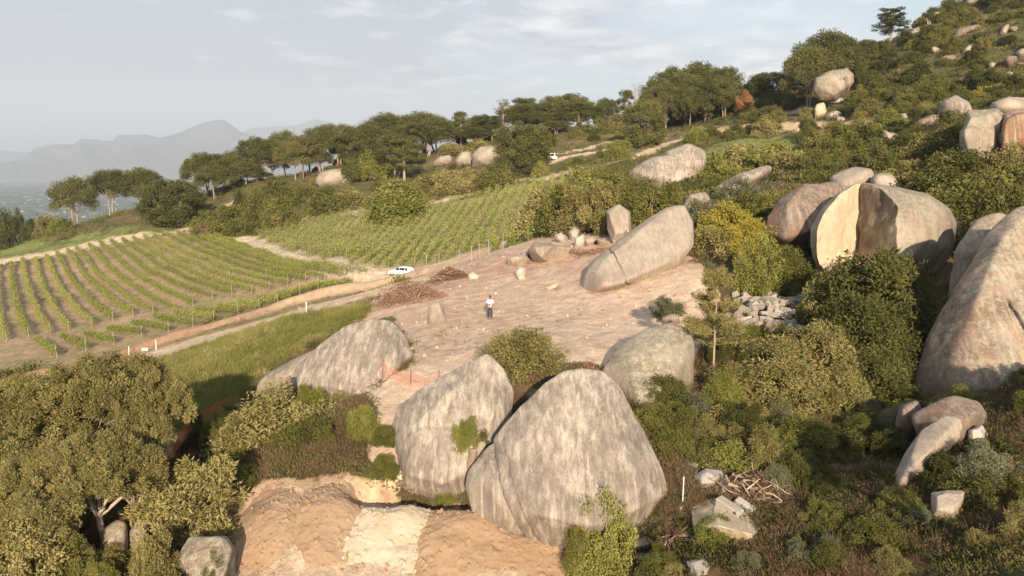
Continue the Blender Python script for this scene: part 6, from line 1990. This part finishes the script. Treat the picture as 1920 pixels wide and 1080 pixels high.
mb = MB(); mb.tube([[0, 0, -.3], [0, 0, 1.9]], .22, 7); o = mb.build('fence_post', B_brown, None, True, h); tag(o, 'dark wooden post beside the track right of the far white car', 'post')
h = hit(1381, 247, False, 130)
p = P(1527, 245, 175); mb = MB(); mb.tube([[0, 0, -.5], [0, 0, 2.6]], .10, 7); o = mb.build('fence_post', B_brown, None, True, p); tag(o, 'thin dark post by the sandy track below the small pale pillar', 'post')
mb = MB(); mb.tube([[0, 0, -.3], [.05, 0, .45]], .10, 8); p = P(1383, 1052, 27.6); o = mb.build('wood_post', M_root2, None, True, p); tag(o, 'short sawn wooden stub beside the pincushion bush', 'post')
# pebbles and clods
def pebbles(name, label, n, classes, y0, y1, a0, a1, smin, smax, mat, seed):
    rb = np.random.default_rng(seed)
    a = rb.uniform(a0, a1, n); Y = np.exp(rb.uniform(math.log(y0), math.log(y1), n)); x = a * Y
    k = np.isin(gcls(x, Y), classes); x, Y = x[k], Y[k]
    z = gz(x, Y); v, f, e, dg = ico(1)
    m = len(x); s = smin + (smax - smin) * rb.uniform(0, 1, m) ** 4
    VV = v[None] * (s[:, None, None]) * rb.uniform(.6, 1.3, (m, 1, 3)) * (1 + .25 * rb.uniform(-1, 1, (m, len(v), 1))) + np.stack([x, Y, z + s * .2], -1)[:, None]
    F = f[None] + (np.arange(m) * len(v))[:, None, None]
    o = link(bpy.data.objects.new(name, nmesh(name, VV.reshape(-1, 3), F.reshape(-1, 3), [mat], False)))
    tag(o, label, 'pebbles', None, 'stuff')
pebbles('terrace_gravel', 'loose pebbles and clods on the cleared terrace', 800, (1,), 42, 95, -.3, .32, .03, .16, plain('pebble', (.50, .38, .28), .9, .1), 1)
pebbles('yard_gravel', 'small clods and stones on the sand yard', 1600, (1,), 26, 36, -.4, .15, .02, .11, M_sb, 2)
pebbles('track_gravel', 'stones and clods on the dirt road and bank', 1500, (4,), 80, 230, -.75, .4, .05, .28, M_sb, 3)
# town far below
rb = np.random.default_rng(4)
mb = MB()
for k in range(240):
    Y = rb.uniform(2600, 6500); px = rb.uniform(-200, 330); x = (px - 960) / FPX * Y
    s = rb.uniform(6, 17)
    mb.box((x, Y, PLAIN_Z + 3), (s, s * rb.uniform(.5, 1), 7), rb.uniform(0, 3), .5, int(rb.uniform() < .4))
tag(mb.build('distant_town', [plain('town_white', (.36, .35, .33), .8), plain('town_grey', (.30, .28, .27), .8)], None, False), 'pale specks of a distant town on the hazy valley floor', 'town', None, 'stuff')
n = 2600
rb = np.random.default_rng(6)
mb = MB(); Y = rb.uniform(1500, 8000, n); x = (rb.uniform(-300, 400, n) - 960) / FPX * Y
v, f, e, dg = ico(1)
s = rb.uniform(5, 22, n)
VV = v[None] * (s[:, None, None] * [1.6, 1.6, .45]) + np.stack([x, Y, np.full(n, PLAIN_Z + 2)], -1)[:, None]
F = f[None] + (np.arange(n) * len(v))[:, None, None]
o = link(bpy.data.objects.new('distant_woods', nmesh('distant_woods', VV.reshape(-1, 3), F.reshape(-1, 3), [plain('far_trees', (.06, .08, .05), .95)], False)))
tag(o, 'dark groves scattered over the distant valley floor', 'woods', None, 'stuff')
# ------------------------------------------------------------------ haze
hm = bpy.data.materials.new('haze')
hm.use_nodes = True
t = hm.node_tree; t.nodes.clear()
out = nd(t, 'ShaderNodeOutputMaterial')
pv = nd(t, 'ShaderNodeVolumePrincipled')
pv.inputs['Color'].default_value = (.72, .84, 1.0, 1)
pv.inputs['Density'].default_value = 1.1e-4
pv.inputs['Anisotropy'].default_value = 0.0
lk(t, pv.outputs[0], out.inputs['Volume'])
x0, x1, y0, y1, z0_, z1_ = -52000, 72000, -9000, 62000, PLAIN_Z - 60, 1360
hv_ = [(x, y, z) for z in (z0_, z1_) for x, y in ((x0, y0), (x1, y0), (x1, y1), (x0, y1))]
ho = link(bpy.data.objects.new('haze', nmesh('haze', hv_, np.array([[0, 3, 2, 1], [4, 5, 6, 7], [0, 1, 5, 4], [1, 2, 6, 5], [2, 3, 7, 6], [3, 0, 4, 7]]), [hm], False)))
tag(ho, 'pale morning haze filling the valley air', 'haze', None, 'stuff')
